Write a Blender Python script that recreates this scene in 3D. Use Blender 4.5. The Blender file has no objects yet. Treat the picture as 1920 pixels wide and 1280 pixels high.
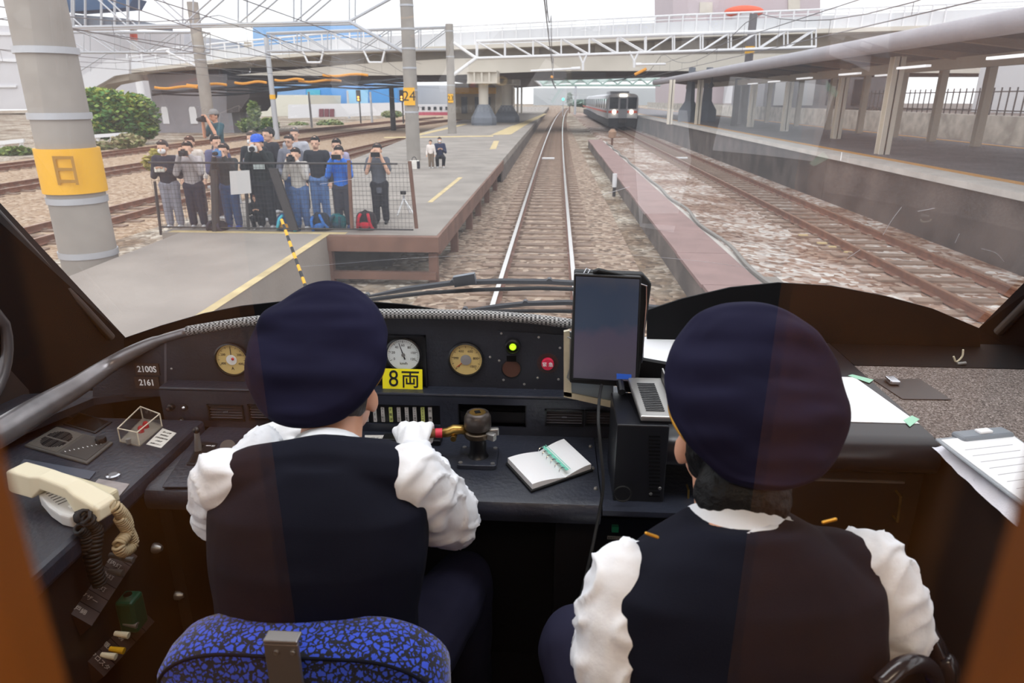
import bpy, bmesh, math, random
from mathutils import Vector, Matrix, noise
random.seed(7)
V = Vector
SC = bpy.context.scene
COL = SC.collection
rad = math.radians

# ---------------------------------------------------------------- camera
TH, PS, CAM, FPX = rad(19.57), rad(3.46), V((0, 0, 2.63)), 1280.0
FW = V((-math.sin(PS) * math.cos(TH), math.cos(PS) * math.cos(TH), -math.sin(TH)))
RT = V((math.cos(PS), math.sin(PS), 0))
UP = RT.cross(FW)
cam_data = bpy.data.cameras.new('camera')
cam_data.sensor_width = 36.0
cam_data.lens = 24.0
cam_data.clip_start = 0.01
cam_data.clip_end = 1500
cam_data.dof.use_dof = True
cam_data.dof.focus_distance = 2.2
cam_data.dof.aperture_fstop = 7.0
cam = bpy.data.objects.new('camera', cam_data)
COL.objects.link(cam)
cam.matrix_world = Matrix((
    (RT.x, UP.x, -FW.x, CAM.x), (RT.y, UP.y, -FW.y, CAM.y), (RT.z, UP.z, -FW.z, CAM.z), (0, 0, 0, 1)))
SC.camera = cam

# ---------------------------------------------------------------- light and exposure
SC.view_settings.view_transform = 'Standard'
SC.view_settings.look = 'None'
SC.view_settings.gamma = 1.0
SC.view_settings.exposure = 0.45
SC.view_settings.use_curve_mapping = False
world = bpy.data.worlds.new('overcast_sky')
SC.world = world
world.use_nodes = True
bg = world.node_tree.nodes['Background']
bg.inputs[0].default_value = (0.93, 0.96, 1.0, 1)
bg.inputs[1].default_value = 1.3
sun_d = bpy.data.lights.new('soft_sun', 'SUN')
sun_d.energy = 0.9
sun_d.angle = rad(70)
sun = bpy.data.objects.new('soft_sun', sun_d)
sun.rotation_euler = (rad(35), rad(-15), rad(20))
COL.objects.link(sun)
SC.cycles.max_bounces = 6
SC.cycles.transparent_max_bounces = 16
SC.cycles.caustics_reflective = False
SC.cycles.caustics_refractive = False


def P(px, py, X=None, Y=None, Z=None, D=None):
    d = FW + RT * ((px - 960) / FPX) - UP * ((py - 640) / FPX)
    if D is not None: t = D
    elif Y is not None: t = Y / d.y
    elif Z is not None: t = (Z - CAM.z) / d.z
    else: t = X / d.x
    return CAM + d * t


# ---------------------------------------------------------------- materials
def srgb(h):
    h = h.lstrip('#')
    out = []
    for i in (0, 2, 4):
        c = int(h[i:i + 2], 16) / 255
        out.append(c / 12.92 if c <= .04045 else ((c + .055) / 1.055) ** 2.4)
    return tuple(out)


_M = {}
def mat(name, col, rough=.6, metal=0.0, var=0.0, vs=8.0, bump=0.0, bs=60.0, emit=0.0, col2=None, spec=.5, coat=0.0, sheen=0.0, detail=4):
    if name in _M: return _M[name]
    m = bpy.data.materials.new(name)
    m.use_nodes = True
    nt = m.node_tree
    b = nt.nodes['Principled BSDF']
    c = srgb(col) if isinstance(col, str) else col
    b.inputs['Base Color'].default_value = (*c, 1)
    b.inputs['Roughness'].default_value = rough
    b.inputs['Metallic'].default_value = metal
    b.inputs['Specular IOR Level'].default_value = spec
    b.inputs['Coat Weight'].default_value = coat
    b.inputs['Sheen Weight'].default_value = sheen
    if emit:
        b.inputs['Emission Color'].default_value = (*c, 1)
        b.inputs['Emission Strength'].default_value = emit
    tc = nt.nodes.new('ShaderNodeTexCoord')
    if var or col2:
        n = nt.nodes.new('ShaderNodeTexNoise')
        n.inputs['Scale'].default_value = vs
        n.inputs['Detail'].default_value = detail
        nt.links.new(tc.outputs['Object'], n.inputs['Vector'])
        r = nt.nodes.new('ShaderNodeValToRGB')
        r.color_ramp.elements[0].position = .35
        r.color_ramp.elements[1].position = .68
        if col2:
            c2 = srgb(col2) if isinstance(col2, str) else col2
            a, z = c2, c
        else:
            a = tuple(max(0, x * (1 - var)) for x in c)
            z = tuple(min(1, x * (1 + var)) for x in c)
        r.color_ramp.elements[0].color = (*a, 1)
        r.color_ramp.elements[1].color = (*z, 1)
        nt.links.new(n.outputs['Fac'], r.inputs['Fac'])
        nt.links.new(r.outputs['Color'], b.inputs['Base Color'])
    if bump:
        n2 = nt.nodes.new('ShaderNodeTexNoise')
        n2.inputs['Scale'].default_value = bs
        n2.inputs['Detail'].default_value = 5
        nt.links.new(tc.outputs['Object'], n2.inputs['Vector'])
        bp = nt.nodes.new('ShaderNodeBump')
        bp.inputs['Strength'].default_value = bump
        bp.inputs['Distance'].default_value = .02
        nt.links.new(n2.outputs['Fac'], bp.inputs['Height'])
        nt.links.new(bp.outputs['Normal'], b.inputs['Normal'])
    _M[name] = m
    return m


def stones(name, cols, scale, patch=None, bump=.6):
    """crushed stone: every cell its own colour, patches of rust"""
    m = bpy.data.materials.new(name)
    m.use_nodes = True
    nt = m.node_tree
    b = nt.nodes['Principled BSDF']
    b.inputs['Roughness'].default_value = .9
    tc = nt.nodes.new('ShaderNodeTexCoord')
    vo = nt.nodes.new('ShaderNodeTexVoronoi')
    vo.inputs['Scale'].default_value = scale
    nt.links.new(tc.outputs['Object'], vo.inputs['Vector'])
    r = nt.nodes.new('ShaderNodeValToRGB')
    els = r.color_ramp.elements
    while len(els) < len(cols): els.new(.5)
    for i, c in enumerate(cols):
        els[i].position = i / (len(cols) - 1)
        els[i].color = (*srgb(c), 1)
    sep = nt.nodes.new('ShaderNodeSeparateColor')
    nt.links.new(vo.outputs['Color'], sep.inputs[0])
    nt.links.new(sep.outputs[0], r.inputs['Fac'])
    last = r.outputs['Color']
    if patch:
        n = nt.nodes.new('ShaderNodeTexNoise')
        n.inputs['Scale'].default_value = .55
        n.inputs['Detail'].default_value = 3
        nt.links.new(tc.outputs['Object'], n.inputs['Vector'])
        rr = nt.nodes.new('ShaderNodeValToRGB')
        rr.color_ramp.elements[0].position = .42
        rr.color_ramp.elements[1].position = .6
        nt.links.new(n.outputs['Fac'], rr.inputs['Fac'])
        mx = nt.nodes.new('ShaderNodeMix')
        mx.data_type = 'RGBA'
        mx.blend_type = 'MULTIPLY'
        nt.links.new(rr.outputs['Color'], mx.inputs['Factor'])
        nt.links.new(last, mx.inputs[6])
        mx.inputs[7].default_value = (*srgb(patch), 1)
        last = mx.outputs[2]
    nt.links.new(last, b.inputs['Base Color'])
    bp = nt.nodes.new('ShaderNodeBump')
    bp.inputs['Strength'].default_value = bump
    bp.inputs['Distance'].default_value = .04
    nt.links.new(vo.outputs['Distance'], bp.inputs['Height'])
    bp.invert = True
    nt.links.new(bp.outputs['Normal'], b.inputs['Normal'])
    return m


def glass(name, tint=(.95, .96, .96), ior=1.5, dust=0.0, gain=1.0, rough=0.0):
    m = bpy.data.materials.new(name)
    m.use_nodes = True
    nt = m.node_tree
    nt.nodes.clear()
    out = nt.nodes.new('ShaderNodeOutputMaterial')
    tr = nt.nodes.new('ShaderNodeBsdfTransparent')
    tr.inputs[0].default_value = (*tint, 1)
    gl = nt.nodes.new('ShaderNodeBsdfGlossy')
    gl.inputs['Roughness'].default_value = rough
    geo = nt.nodes.new('ShaderNodeNewGeometry')
    dt = nt.nodes.new('ShaderNodeVectorMath')
    dt.operation = 'DOT_PRODUCT'
    nt.links.new(geo.outputs['Normal'], dt.inputs[0])
    nt.links.new(geo.outputs['Incoming'], dt.inputs[1])
    def mth(op, a, b=None, c=None):
        k = nt.nodes.new('ShaderNodeMath')
        k.operation = op
        for i, v in enumerate((a, b, c)):
            if v is None: continue
            if isinstance(v, (int, float)): k.inputs[i].default_value = v
            else: nt.links.new(v, k.inputs[i])
        return k.outputs[0]
    f0 = ((ior - 1) / (ior + 1)) ** 2
    pw = mth('POWER', mth('SUBTRACT', 1.0, mth('ABSOLUTE', dt.outputs['Value'])), 5.0)
    fres = mth('MINIMUM', mth('MULTIPLY', mth('MULTIPLY_ADD', pw, 1 - f0, f0), gain), 1.0)
    mx = nt.nodes.new('ShaderNodeMixShader')
    nt.links.new(fres, mx.inputs[0])
    nt.links.new(tr.outputs[0], mx.inputs[1])
    nt.links.new(gl.outputs[0], mx.inputs[2])
    last = mx
    if dust:
        ds = nt.nodes.new('ShaderNodeBsdfTranslucent')
        ds.inputs[0].default_value = (.85, .85, .9, 1)
        m2 = nt.nodes.new('ShaderNodeMixShader')
        m2.inputs[0].default_value = dust
        nt.links.new(last.outputs[0], m2.inputs[1])
        nt.links.new(ds.outputs[0], m2.inputs[2])
        last = m2
    nt.links.new(last.outputs[0], out.inputs[0])
    return m


# ---------------------------------------------------------------- mesh building
ORG = {}
def basis(z, x=None):
    z = V(z).normalized()
    x = V(x) if x is not None else (V((1, 0, 0)) if abs(z.x) < .9 else V((0, 1, 0)))
    y = z.cross(x).normalized()
    x = y.cross(z)
    return Matrix((x, y, z)).transposed()


class MB:
    def __init__(s):
        s.v, s.f, s.mi, s.cur = [], [], [], 0
    def m(s, i):
        s.cur = i
        return s
    def add(s, vs, fs):
        n = len(s.v)
        s.v += [V(x) for x in vs]
        s.f += [tuple(i + n for i in f) for f in fs]
        s.mi += [s.cur] * len(fs)
        return s
    def hexa(s, p):
        return s.add(p, [(0, 3, 2, 1), (4, 5, 6, 7), (0, 1, 5, 4), (1, 2, 6, 5), (2, 3, 7, 6), (3, 0, 4, 7)])
    def box(s, x0, x1, y0, y1, z0, z1):
        return s.hexa([(x0, y0, z0), (x1, y0, z0), (x1, y1, z0), (x0, y1, z0), (x0, y0, z1), (x1, y0, z1), (x1, y1, z1), (x0, y1, z1)])
    def obox(s, c, size, R=None):
        R = R or Matrix.Identity(3)
        c = V(c)
        a, b, d = [x / 2 for x in size]
        return s.hexa([c + R @ V(q) for q in ((-a, -b, -d), (a, -b, -d), (a, b, -d), (-a, b, -d), (-a, -b, d), (a, -b, d), (a, b, d), (-a, b, d))])
    def prism(s, pts, vec):
        pts = [V(p) for p in pts]
        vec = V(vec)
        n = len(pts)
        nm = V((0, 0, 0))
        for i in range(n): nm += (pts[i] - pts[0]).cross(pts[(i + 1) % n] - pts[0])
        if nm.dot(vec) > 0: pts = pts[::-1]
        return s.add(pts + [p + vec for p in pts], [tuple(range(n)), tuple(range(2 * n - 1, n - 1, -1))] + [((i + 1) % n, i, i + n, (i + 1) % n + n) for i in range(n)])
    def tube(s, pts, r, n=8, cap=True, closed=False):
        pts = [V(p) for p in pts]
        k = len(pts)
        rs = r if isinstance(r, (list, tuple)) else [r] * k
        tan = []
        for i in range(k):
            a = pts[i - 1] if (i or closed) else pts[0]
            b = pts[(i + 1) % k] if (i < k - 1 or closed) else pts[-1]
            t = (b - a)
            tan.append(t.normalized() if t.length > 1e-9 else V((0, 0, 1)))
        nx = basis(tan[0]).col[0].copy()
        vs = []
        for i in range(k):
            nx = (nx - tan[i] * nx.dot(tan[i]))
            nx = nx.normalized() if nx.length > 1e-6 else basis(tan[i]).col[0].copy()
            ny = tan[i].cross(nx)
            for j in range(n):
                a = 2 * math.pi * (j + .5) / n
                vs.append(pts[i] + (nx * math.cos(a) + ny * math.sin(a)) * rs[i])
        fs = []
        for i in range(k if closed else k - 1):
            for j in range(n):
                i2 = (i + 1) % k
                fs.append((i * n + j, i * n + (j + 1) % n, i2 * n + (j + 1) % n, i2 * n + j))
        if cap and not closed:
            fs.append(tuple(range(n - 1, -1, -1)))
            fs.append(tuple((k - 1) * n + j for j in range(n)))
        return s.add(vs, fs)
    def rings(s, rings, capa=True, capb=True):
        n = len(rings[0])
        vs = [p for r in rings for p in r]
        fs = []
        for i in range(len(rings) - 1):
            for j in range(n):
                fs.append((i * n + j, i * n + (j + 1) % n, (i + 1) * n + (j + 1) % n, (i + 1) * n + j))
        if capa: fs.append(tuple(range(n - 1, -1, -1)))
        if capb: fs.append(tuple((len(rings) - 1) * n + j for j in range(n)))
        return s.add(vs, fs)
    def lathe(s, prof, org=(0, 0, 0), axis=(0, 0, 1), n=24, xd=None):
        B = basis(axis, xd)
        org = V(org)
        return s.rings([[org + B @ V((r * math.cos(2 * math.pi * j / n), r * math.sin(2 * math.pi * j / n), h)) for j in range(n)] for r, h in prof])
    def cyl(s, a, b, r, n=16, r2=None):
        return s.tube([a, b], [r, r if r2 is None else r2], n)
    def ell(s, c, r, R=None, nu=16, nv=10):
        R = R or Matrix.Identity(3)
        c = V(c)
        rg = []
        for i in range(nv + 1):
            t = math.pi * (i / nv) if 0 < i < nv else (.02 if i == 0 else math.pi - .02)
            rg.append([c + R @ V((r[0] * math.sin(t) * math.cos(2 * math.pi * j / nu), r[1] * math.sin(t) * math.sin(2 * math.pi * j / nu), -r[2] * math.cos(t))) for j in range(nu)])
        return s.rings(rg)
    def cap(s, a, b, ra, rb=None, n=12):
        rb = ra if rb is None else rb
        a, b = V(a), V(b)
        B = basis(b - a if (b - a).length > 1e-6 else V((0, 0, 1)))
        L = (b - a).length
        pr = [(ra * math.sin(t), -ra * math.cos(t)) for t in [rad(x) for x in (4, 25, 45, 67, 90)]]
        pr += [(rb * math.cos(t), L + rb * math.sin(t)) for t in [rad(x) for x in (0, 23, 45, 65, 86)]]
        return s.rings([[a + B @ V((r * math.cos(2 * math.pi * j / n), r * math.sin(2 * math.pi * j / n), h)) for j in range(n)] for r, h in pr])
    def chain(s, pts, rs, n=12):
        for i in range(len(pts) - 1): s.cap(pts[i], pts[i + 1], rs[i], rs[i + 1], n)
        return s
    def quad(s, a, b, c, d):
        return s.add([a, b, c, d], [(0, 1, 2, 3)])
    def text(s, body, size, org, xd, nd, align='CENTER', ext=.0004, squash=1.0, bold=0.0):
        """lettering with its baseline direction xd, standing out along nd"""
        cu = bpy.data.curves.new('lettering', 'FONT')
        cu.body = body
        cu.size = size
        cu.align_x = align
        cu.align_y = 'CENTER'
        cu.extrude = ext
        cu.offset = bold
        cu.resolution_u = 3
        o = bpy.data.objects.new('lettering', cu)
        COL.objects.link(o)
        me = bpy.data.meshes.new_from_object(o.evaluated_get(bpy.context.evaluated_depsgraph_get()))
        xd = V(xd).normalized()
        nd = V(nd).normalized()
        yd = nd.cross(xd)
        org = V(org)
        s.add([org + xd * (v.co.x * squash) + yd * v.co.y + nd * (v.co.z + ext) for v in me.vertices], [tuple(p.vertices) for p in me.polygons])
        bpy.data.objects.remove(o)
        bpy.data.curves.remove(cu)
        bpy.data.meshes.remove(me)
        return s
    def build(s, name, mats, parent=None, smooth=False, bevel=0.0, segs=2, remesh=0.0, relax=0, sub=0, crease=0.0, crf=8.0, ridge=0.0, loc=None, auto=None, mesh_origin=None):
        if not isinstance(mats, (list, tuple)): mats = [mats]
        if parent is not None: o0 = ORG[parent.name]
        elif loc is not None: o0 = V(loc)
        else:
            xs = [v.x for v in s.v]; ys = [v.y for v in s.v]; zs = [v.z for v in s.v]
            o0 = V(((min(xs) + max(xs)) / 2, (min(ys) + max(ys)) / 2, min(zs)))
        me = bpy.data.meshes.new(name)
        me.from_pydata([v - o0 for v in s.v], [], s.f)
        for mm in mats: me.materials.append(mm)
        if len(mats) > 1: me.polygons.foreach_set('material_index', s.mi)
        ob = bpy.data.objects.new(name, me)
        COL.objects.link(ob)
        if remesh:
            md = ob.modifiers.new('r', 'REMESH')
            md.mode = 'VOXEL'
            md.voxel_size = remesh
            if relax:
                ms = ob.modifiers.new('s', 'SMOOTH')
                ms.factor = .5
                ms.iterations = relax
            me2 = bpy.data.meshes.new_from_object(ob.evaluated_get(bpy.context.evaluated_depsgraph_get()))
            ob.modifiers.clear()
            ob.data = me2
            bpy.data.meshes.remove(me)
            me = me2
            me.name = name
            if crease:
                me.update()
                for v, nn in zip(me.vertices, [x.vector.copy() for x in me.vertex_normals]):
                    q = v.co * crf
                    w_ = noise.noise(q)
                    v.co += nn * crease * (w_ + .5 * noise.noise(q * V((1.0, 2.3, 2.3))))
                    if ridge: v.co += nn * ridge * (max(0, 1 - 5 * abs(noise.noise(q * V((1.0, .9, 1.5)) + V((w_, 3, w_)) * 1.2))) - .25)
            smooth = True
        if smooth:
            me.polygons.foreach_set('use_smooth', [True] * len(me.polygons))
        if auto is not None:
            me.polygons.foreach_set('use_smooth', [True] * len(me.polygons))
            me.set_sharp_from_angle(angle=rad(auto))
        if bevel:
            md = ob.modifiers.new('bevel', 'BEVEL')
            md.width = bevel
            md.segments = segs
            md.limit_method = 'ANGLE'
        if sub:
            md = ob.modifiers.new('sub', 'SUBSURF')
            md.levels = md.render_levels = sub
        me.update()
        if parent is not None:
            ob.parent = parent
            ORG[ob.name] = o0
        else:
            ob.location = o0
            ORG[ob.name] = o0
        return ob


def tag(o, label=None, cat=None, group=None, kind=None):
    if label: o['label'] = label
    if cat: o['category'] = cat
    if group: o['group'] = group
    if kind: o['kind'] = kind
    return o
def thing(name, label, cat, loc, group=None, kind=None):
    o = bpy.data.objects.new(name, None)
    o.empty_display_size = .1
    COL.objects.link(o)
    o.location = V(loc)
    ORG[o.name] = V(loc)
    return tag(o, label, cat, group, kind)
def struct(o, label=None):
    return tag(o, label, None, None, 'structure')
def lerp(a, b, t):
    return V(a) * (1 - t) + V(b) * t
def slab(pix, Y, thick):
    """outline at distance Y with a real thickness behind it"""
    return MB().prism([P(x, y, Y=Y) for x, y in pix], (0, thick, 0))
def bez(p0, p1, p2, p3, n=16):
    return [V(p0) * (1 - t) ** 3 + V(p1) * 3 * t * (1 - t) ** 2 + V(p2) * 3 * t * t * (1 - t) + V(p3) * t ** 3 for t in [i / n for i in range(n + 1)]]
def smoothpath(pts, n=6):
    pts = [V(p) for p in pts]
    q = [pts[0] * 2 - pts[1]] + pts + [pts[-1] * 2 - pts[-2]]
    out = []
    for i in range(1, len(q) - 2):
        for k in range(n):
            t = k / n
            a, b, c, d = q[i - 1], q[i], q[i + 1], q[i + 2]
            out.append(.5 * ((2 * b) + (c - a) * t + (2 * a - 5 * b + 4 * c - d) * t * t + (3 * b - a - 3 * c + d) * t ** 3))
    return out + [pts[-1]]
# ================================================================ OUTSIDE
M_BAL = stones('tan_ballast', ['#6f6355', '#a39480', '#b9ab98', '#8d8070', '#e0d8ca', '#6a5a48'], 10, '#b09c8a')
M_BALR = stones('rusty_ballast', ['#7a5a45', '#a58a78', '#cfc8c0', '#94705a', '#dcd8d2', '#6d4f3d'], 9, '#c0a694')
M_BALG = stones('rust_dust_ballast', ['#5e4a3b', '#8d7462', '#a8937f', '#755c4a', '#c0ac98', '#523f32'], 11)
M_CONC = mat('weathered_concrete', '#968e86', .9, var=.16, vs=1.2, bump=.25, bs=25)
M_CONCD = mat('dark_concrete', '#6c625c', .92, var=.35, vs=1.5, bump=.3, bs=12)
M_CONCL = mat('pale_concrete', '#c3bdb6', .9, var=.1, vs=2)
M_ASPH = mat('asphalt', '#6f6b6e', .9, var=.15, vs=.8, bump=.2, bs=60)
M_RAIL = mat('rail_rust', '#7c5340', .7, var=.25, vs=6)
M_SHINE = mat('rail_shine', '#e2dfdc', .22, metal=.9)
M_RTOP = mat('rail_rust_top', '#a5806a', .4, metal=.4)
M_SLEEP = mat('sleeper_brown', '#8a7566', .9, var=.25, vs=3, bump=.3, bs=20)
M_RUSTB = mat('brown_steel', '#7a5a4c', .8, var=.2, vs=3)
M_WHITE = mat('white_paint', '#e6e6e8', .6)
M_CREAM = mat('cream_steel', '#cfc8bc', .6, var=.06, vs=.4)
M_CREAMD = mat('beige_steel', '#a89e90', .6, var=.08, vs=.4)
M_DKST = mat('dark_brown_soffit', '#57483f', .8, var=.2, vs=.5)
M_GALV = mat('galvanised_steel', '#b9bbc0', .45, metal=.3)
M_POLE = mat('pole_concrete', '#9c968f', .85, var=.1, vs=2)
M_YEL = mat('sign_yellow', '#f2b51e', .5)
M_BLK = mat('black_paint', '#15151a', .5)
M_IRON = mat('dark_iron', '#3f3a3a', .6)
M_GREYB = mat('slate_grey_cone', '#70757e', .7, var=.1, vs=1)
M_BLUE = mat('blue_sheeting', '#4f97d8', .7, var=.1, vs=.3)
M_TEAL = mat('sky_blue_panel', '#8cc4e6', .6)
M_WALLW = mat('factory_white', '#dddde0', .7, var=.03, vs=.3)
M_REDT = mat('red_stripe', '#d2553d', .5)
M_LAMP = mat('warm_headlight', (1.0, .9, .7), .3, emit=6)
M_TUBE = mat('fluorescent_tube', (.95, .97, 1.0), .3, emit=.5)
M_ORNG = mat('orange_insulation', '#e39a2c', .6)
M_YLINE = mat('yellow_line', '#cdb88a', .8, var=.2, vs=3)
M_PINKW = mat('brown_walkway', '#957a75', .85, var=.1, vs=2, bump=.15, bs=30)

# ground and trackbeds
struct(MB().box(-140, 140, -6, 420, -.6, -.2).build('ground', M_BAL))
struct(MB().box(-2.0, 1.5, -4, 300, -.3, -.16).build('track_bed', M_BALG), None)
struct(MB().prism([(3.03, -4, -.3), (3.35, -4, -.06), (4.6, -4, -.17), (7.9, -4, -.17), (7.9, -4, -.3)], (0, 160, 0)).build('track_bed', M_BALR))
struct(MB().prism([(-8.8, -4, -.3), (-9.4, -4, -.17), (-26, -4, -.17), (-27, -4, -.3)], (0, 300, 0)).build('track_bed', stones('sandy_ballast', ['#8f7358', '#b0967a', '#c4b09a', '#a08468', '#785c46'], 12)))

def rail_profile(cx, z=0.0):
    return [(-.063, -.15), (.063, -.15), (.063, -.138), (.012, -.12), (.012, -.04), (.034, -.03), (.034, 0), (-.034, 0), (-.034, -.03), (-.012, -.04), (-.012, -.12), (-.063, -.138)]
def track(name, label, xf, y0, y1, step, top, group=None):
    t = thing(name, label, 'railway track', (xf(y0), y0, -.2), group)
    ys = []
    y = y0
    while y < y1:
        ys.append(y)
        y += 2.0 if y < 40 else 6.0
    ys.append(y1)
    for sgn in (-1, 1):
        mb = MB()
        rings = []
        for y in ys:
            cx = xf(y) + sgn * .567
            rings.append([V((cx + px, y, pz)) for px, pz in rail_profile(0)])
        n = 12
        vs = [p for r in rings for p in r]
        fs, mi = [], []
        for i in range(len(rings) - 1):
            for j in range(n):
                fs.append((i * n + j, (i + 1) * n + j, (i + 1) * n + (j + 1) % n, i * n + (j + 1) % n))
                mi.append(1 if j == 6 else 0)
        mb.add(vs, fs)
        mb.mi = mi
        mb.build('rail', [M_RAIL, top], t)
    k = 0
    sl = None
    y = y0
    rest = MB()
    while y < y1:
        if k < 96:
            if sl is None:
                bm_ = MB().box(xf(y0) - 1.0, xf(y0) + 1.0, y0 - .11, y0 + .11, -.28, -.135)
                for sg in (-.567, .567):
                    for d in (-.1, .1):
                        bm_.box(xf(y0) + sg + d - .03, xf(y0) + sg + d + .03, y0 - .05, y0 + .05, -.14, -.1)
                sl = bm_.build('sleeper', M_SLEEP, t)
                o = sl
            else:
                o = sl.copy()
                COL.objects.link(o)
                o.parent = t
            o.location = (xf(y) - xf(y0), y - y0, 0)
        else:
            rest.box(xf(y) - 1.0, xf(y) + 1.0, y - .11, y + .11, -.28, -.135)
        k += 1
        y += step
    if rest.v: tag(rest.build('sleeper', M_SLEEP, t), kind='stuff')
    return t
def main_x(y): return -.24 + 1.25 * (max(y, 0) / 125) ** 2
track('railway_track', 'main railway track with two bright shiny rails straight ahead of the cab', main_x, 5.0, 230, .62, M_SHINE)
track('railway_track', 'rusty railway track in front of the high platform, carrying the oncoming train', lambda y: 6.27 + .6 * (max(y, 0) / 125) ** 2, 5.0, 130, .62, M_RTOP)
for x, lb in ((-10.9, 'rusty yard track closest to the low platform on its far side'), (-17.6, 'rusty yard track running between two others behind the crowd'), (-23.2, 'rusty yard track closest to the green tree and guard rail')):
    track('railway_track', lb, lambda y, x=x: x + 3.0 * (max(y - 30, 0) / 60) ** 2, 8.0, 110, .66, M_RTOP, 'rusty yard tracks')

# brown walkway between the tracks
w = thing('trackside_walkway', 'raised brown walkway strip between the main track and the neighbouring track', 'walkway', (2.45, 5, -.2))
MB().box(2.05, 2.12, 3, 44, -.25, .2).build('side_wall', M_CONCD, w)
for i in range(20):
    y = 3 + i * 2.05
    MB().box(2.04 + random.uniform(-.015, .015), 2.86, y, y + 2.03, .2, .25).build('cover_slab', M_PINKW, w)
MB().box(2.86, 3.02, 3, 44, -.25, .2).build('kerb', M_CONCL, w)
cab = MB().tube(smoothpath([(3.0 + .06 * math.sin(y * 1.7), y, .245 + .008 * math.sin(y * .9)) for y in range(4, 44, 2)], 4), .035, 6).build('trackside_cable', mat('grey_cable', '#8b8680', .8))
tag(cab, 'wavy grey cable conduit lying along the walkway kerb', 'cable')

# low platform with the spectators, and the ramp at its end
PZ = .6
pl = MB().prism([(-1.83, 10.6, .36), (-1.83, 200, .36), (-14, 200, .36), (-8.5, 46, .36), (-6.3, 10.6, .36)], (0, 0, .24)).build('platform_slab', M_CONC)
struct(pl)
struct(MB().box(-6.2, -2.9, 11.8, 200, -.25, .355).build('platform_wall', M_CONCD))  # solid block added to make the hollow under the platform end dark
struct(MB().box(-1.88, -1.82, 24.6, 200, -.25, .355).build('platform_wall', M_CONCD))
struct(MB().prism([(-6.0, 1.0, -.25), (-6.0, 10.6, -.25), (-6.0, 10.6, .6), (-6.0, 1.0, .42)], (2.45, 0, 0)).build('ramp', mat('pale_ramp_concrete', '#9b928a', .9, var=.12, vs=1.0, bump=.3, bs=18)))
struct(MB().prism([(-3.66, 1.0, .424), (-3.54, 1.0, .424), (-3.54, 10.6, .604), (-3.66, 10.6, .604)], (0, 0, .003)).build('trim_1', M_YLINE))
struct(MB().box(-6.2, -3.3, 10.62, 10.78, .6, .604).build('trim_2', M_YLINE))
struct(MB().prism([(-2.62, 14.2, .6), (-2.52, 14.2, .6), (-2.5, 19.0, .6), (-2.62, 19.0, .6)], (0, 0, .004)).build('trim_3', M_YLINE))
# stripes further up the platform
for i, (a, b, c, d) in enumerate([((920, 253), (958, 252), (985, 235), (962, 235)), ((918, 280), (930, 279), (936, 264), (926, 264)), ((720, 257), (925, 254), (925, 256), (720, 259)), ((770, 254), (870, 232), (876, 233), (780, 256)), ((985, 235), (962, 236), (1020, 213), (1026, 213))]):
    q = [P(*p, Z=PZ) for p in (a, b, c, d)]
    struct(MB().prism(q, (0, 0, .006)).build('trim_%d' % (4 + i), M_YLINE))
def gird(name, label, cat):
    t = thing(name, label, cat, (-2.0, 10.6, -.2))
    MB().box(-3.6, -1.78, 10.45, 10.598, .36, .597).build('end_beam', M_RUSTB, t)
    MB().box(-1.829, -1.78, 10.6, 24.6, .3, .597).build('edge_beam', M_RUSTB, t)
    MB().box(-3.6, -1.85, 10.5, 10.6, -.1, .02).build('lower_beam', M_RUSTB, t)
    for y in (10.65, 13.0, 15.4, 17.3, 19.6, 22.3):
        MB().box(-1.97, -1.83, y - .07, y + .07, -.25, .32).build('post', M_RUSTB, t)
    MB().box(-3.62, -3.5, 10.48, 10.62, -.25, .36).build('post', M_RUSTB, t)
gird('platform_edge_frame', 'brown steel beams and posts holding up the open end of the low platform', 'platform frame')

# spectators' fence
fz0, fz1 = .6, 1.68
fn = thing('mesh_fence', 'dark wire mesh fence across the end of the low platform', 'fence', (-4, 10.75, PZ))
xl, xr = P(300, 430, Y=10.75).x, P(775, 430, Y=10.75).x
MB().cyl((xl, 10.75, fz1), (P(655, 300, Y=10.75).x, 10.75, fz1), .017, 8).build('top_rail', M_IRON, fn)
MB().cyl((P(655, 300, Y=10.75).x, 10.75, fz1), (P(745, 300, Y=10.75).x, 10.75, fz1), .014, 8).build('top_rail', M_IRON, fn)
MB().cyl((xl, 10.75, .66), (xr, 10.75, .66), .014, 8).build('bottom_rail', M_IRON, fn)
mesh = MB()
for i in range(15): mesh.box(xl, xr, 10.748, 10.752, .7 + i * .07, .704 + i * .07)
nn = 70
for i in range(nn):
    x = xl + (xr - xl) * i / nn
    mesh.box(x, x + .003, 10.744, 10.747, .64, fz1)
mesh.build('wire_mesh', M_IRON, fn)
for a, b, r in (((302, 440), (290, 340), .022), ((660, 428), (654, 300), .03), ((781, 428), (768, 302), .03), ((405, 437), (402, 318), .06), ((466, 430), (462, 362), .025)):
    MB().cyl(P(*a, Y=10.75), P(*b, Y=10.75), r, 8).build('post', M_RUSTB if r == .03 else M_IRON, fn)
for a, b in (((503, 316), (543, 432)),):
    MB().prism([P(a[0], a[1], Y=10.7), P(a[0] + 16, a[1], Y=10.7), P(b[0] + 16, b[1], Y=10.7), P(b[0], b[1], Y=10.7)], (0, .05, 0)).build('brace', M_IRON, fn)
tag(slab([(430, 321), (467, 319), (471, 362), (433, 365)], 10.71, .02).build('notice_board', mat('grey_board', '#c7c5c4', .6)), 'blank light grey board hung on the mesh fence among the spectators', 'sign')
st = thing('striped_pole', 'slanting yellow and black striped pole rising beside the ramp edge', 'pole', P(572, 560, Y=7.6))
a, b = P(576, 545, Y=8.2), P(528, 412, Y=9.4)
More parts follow.
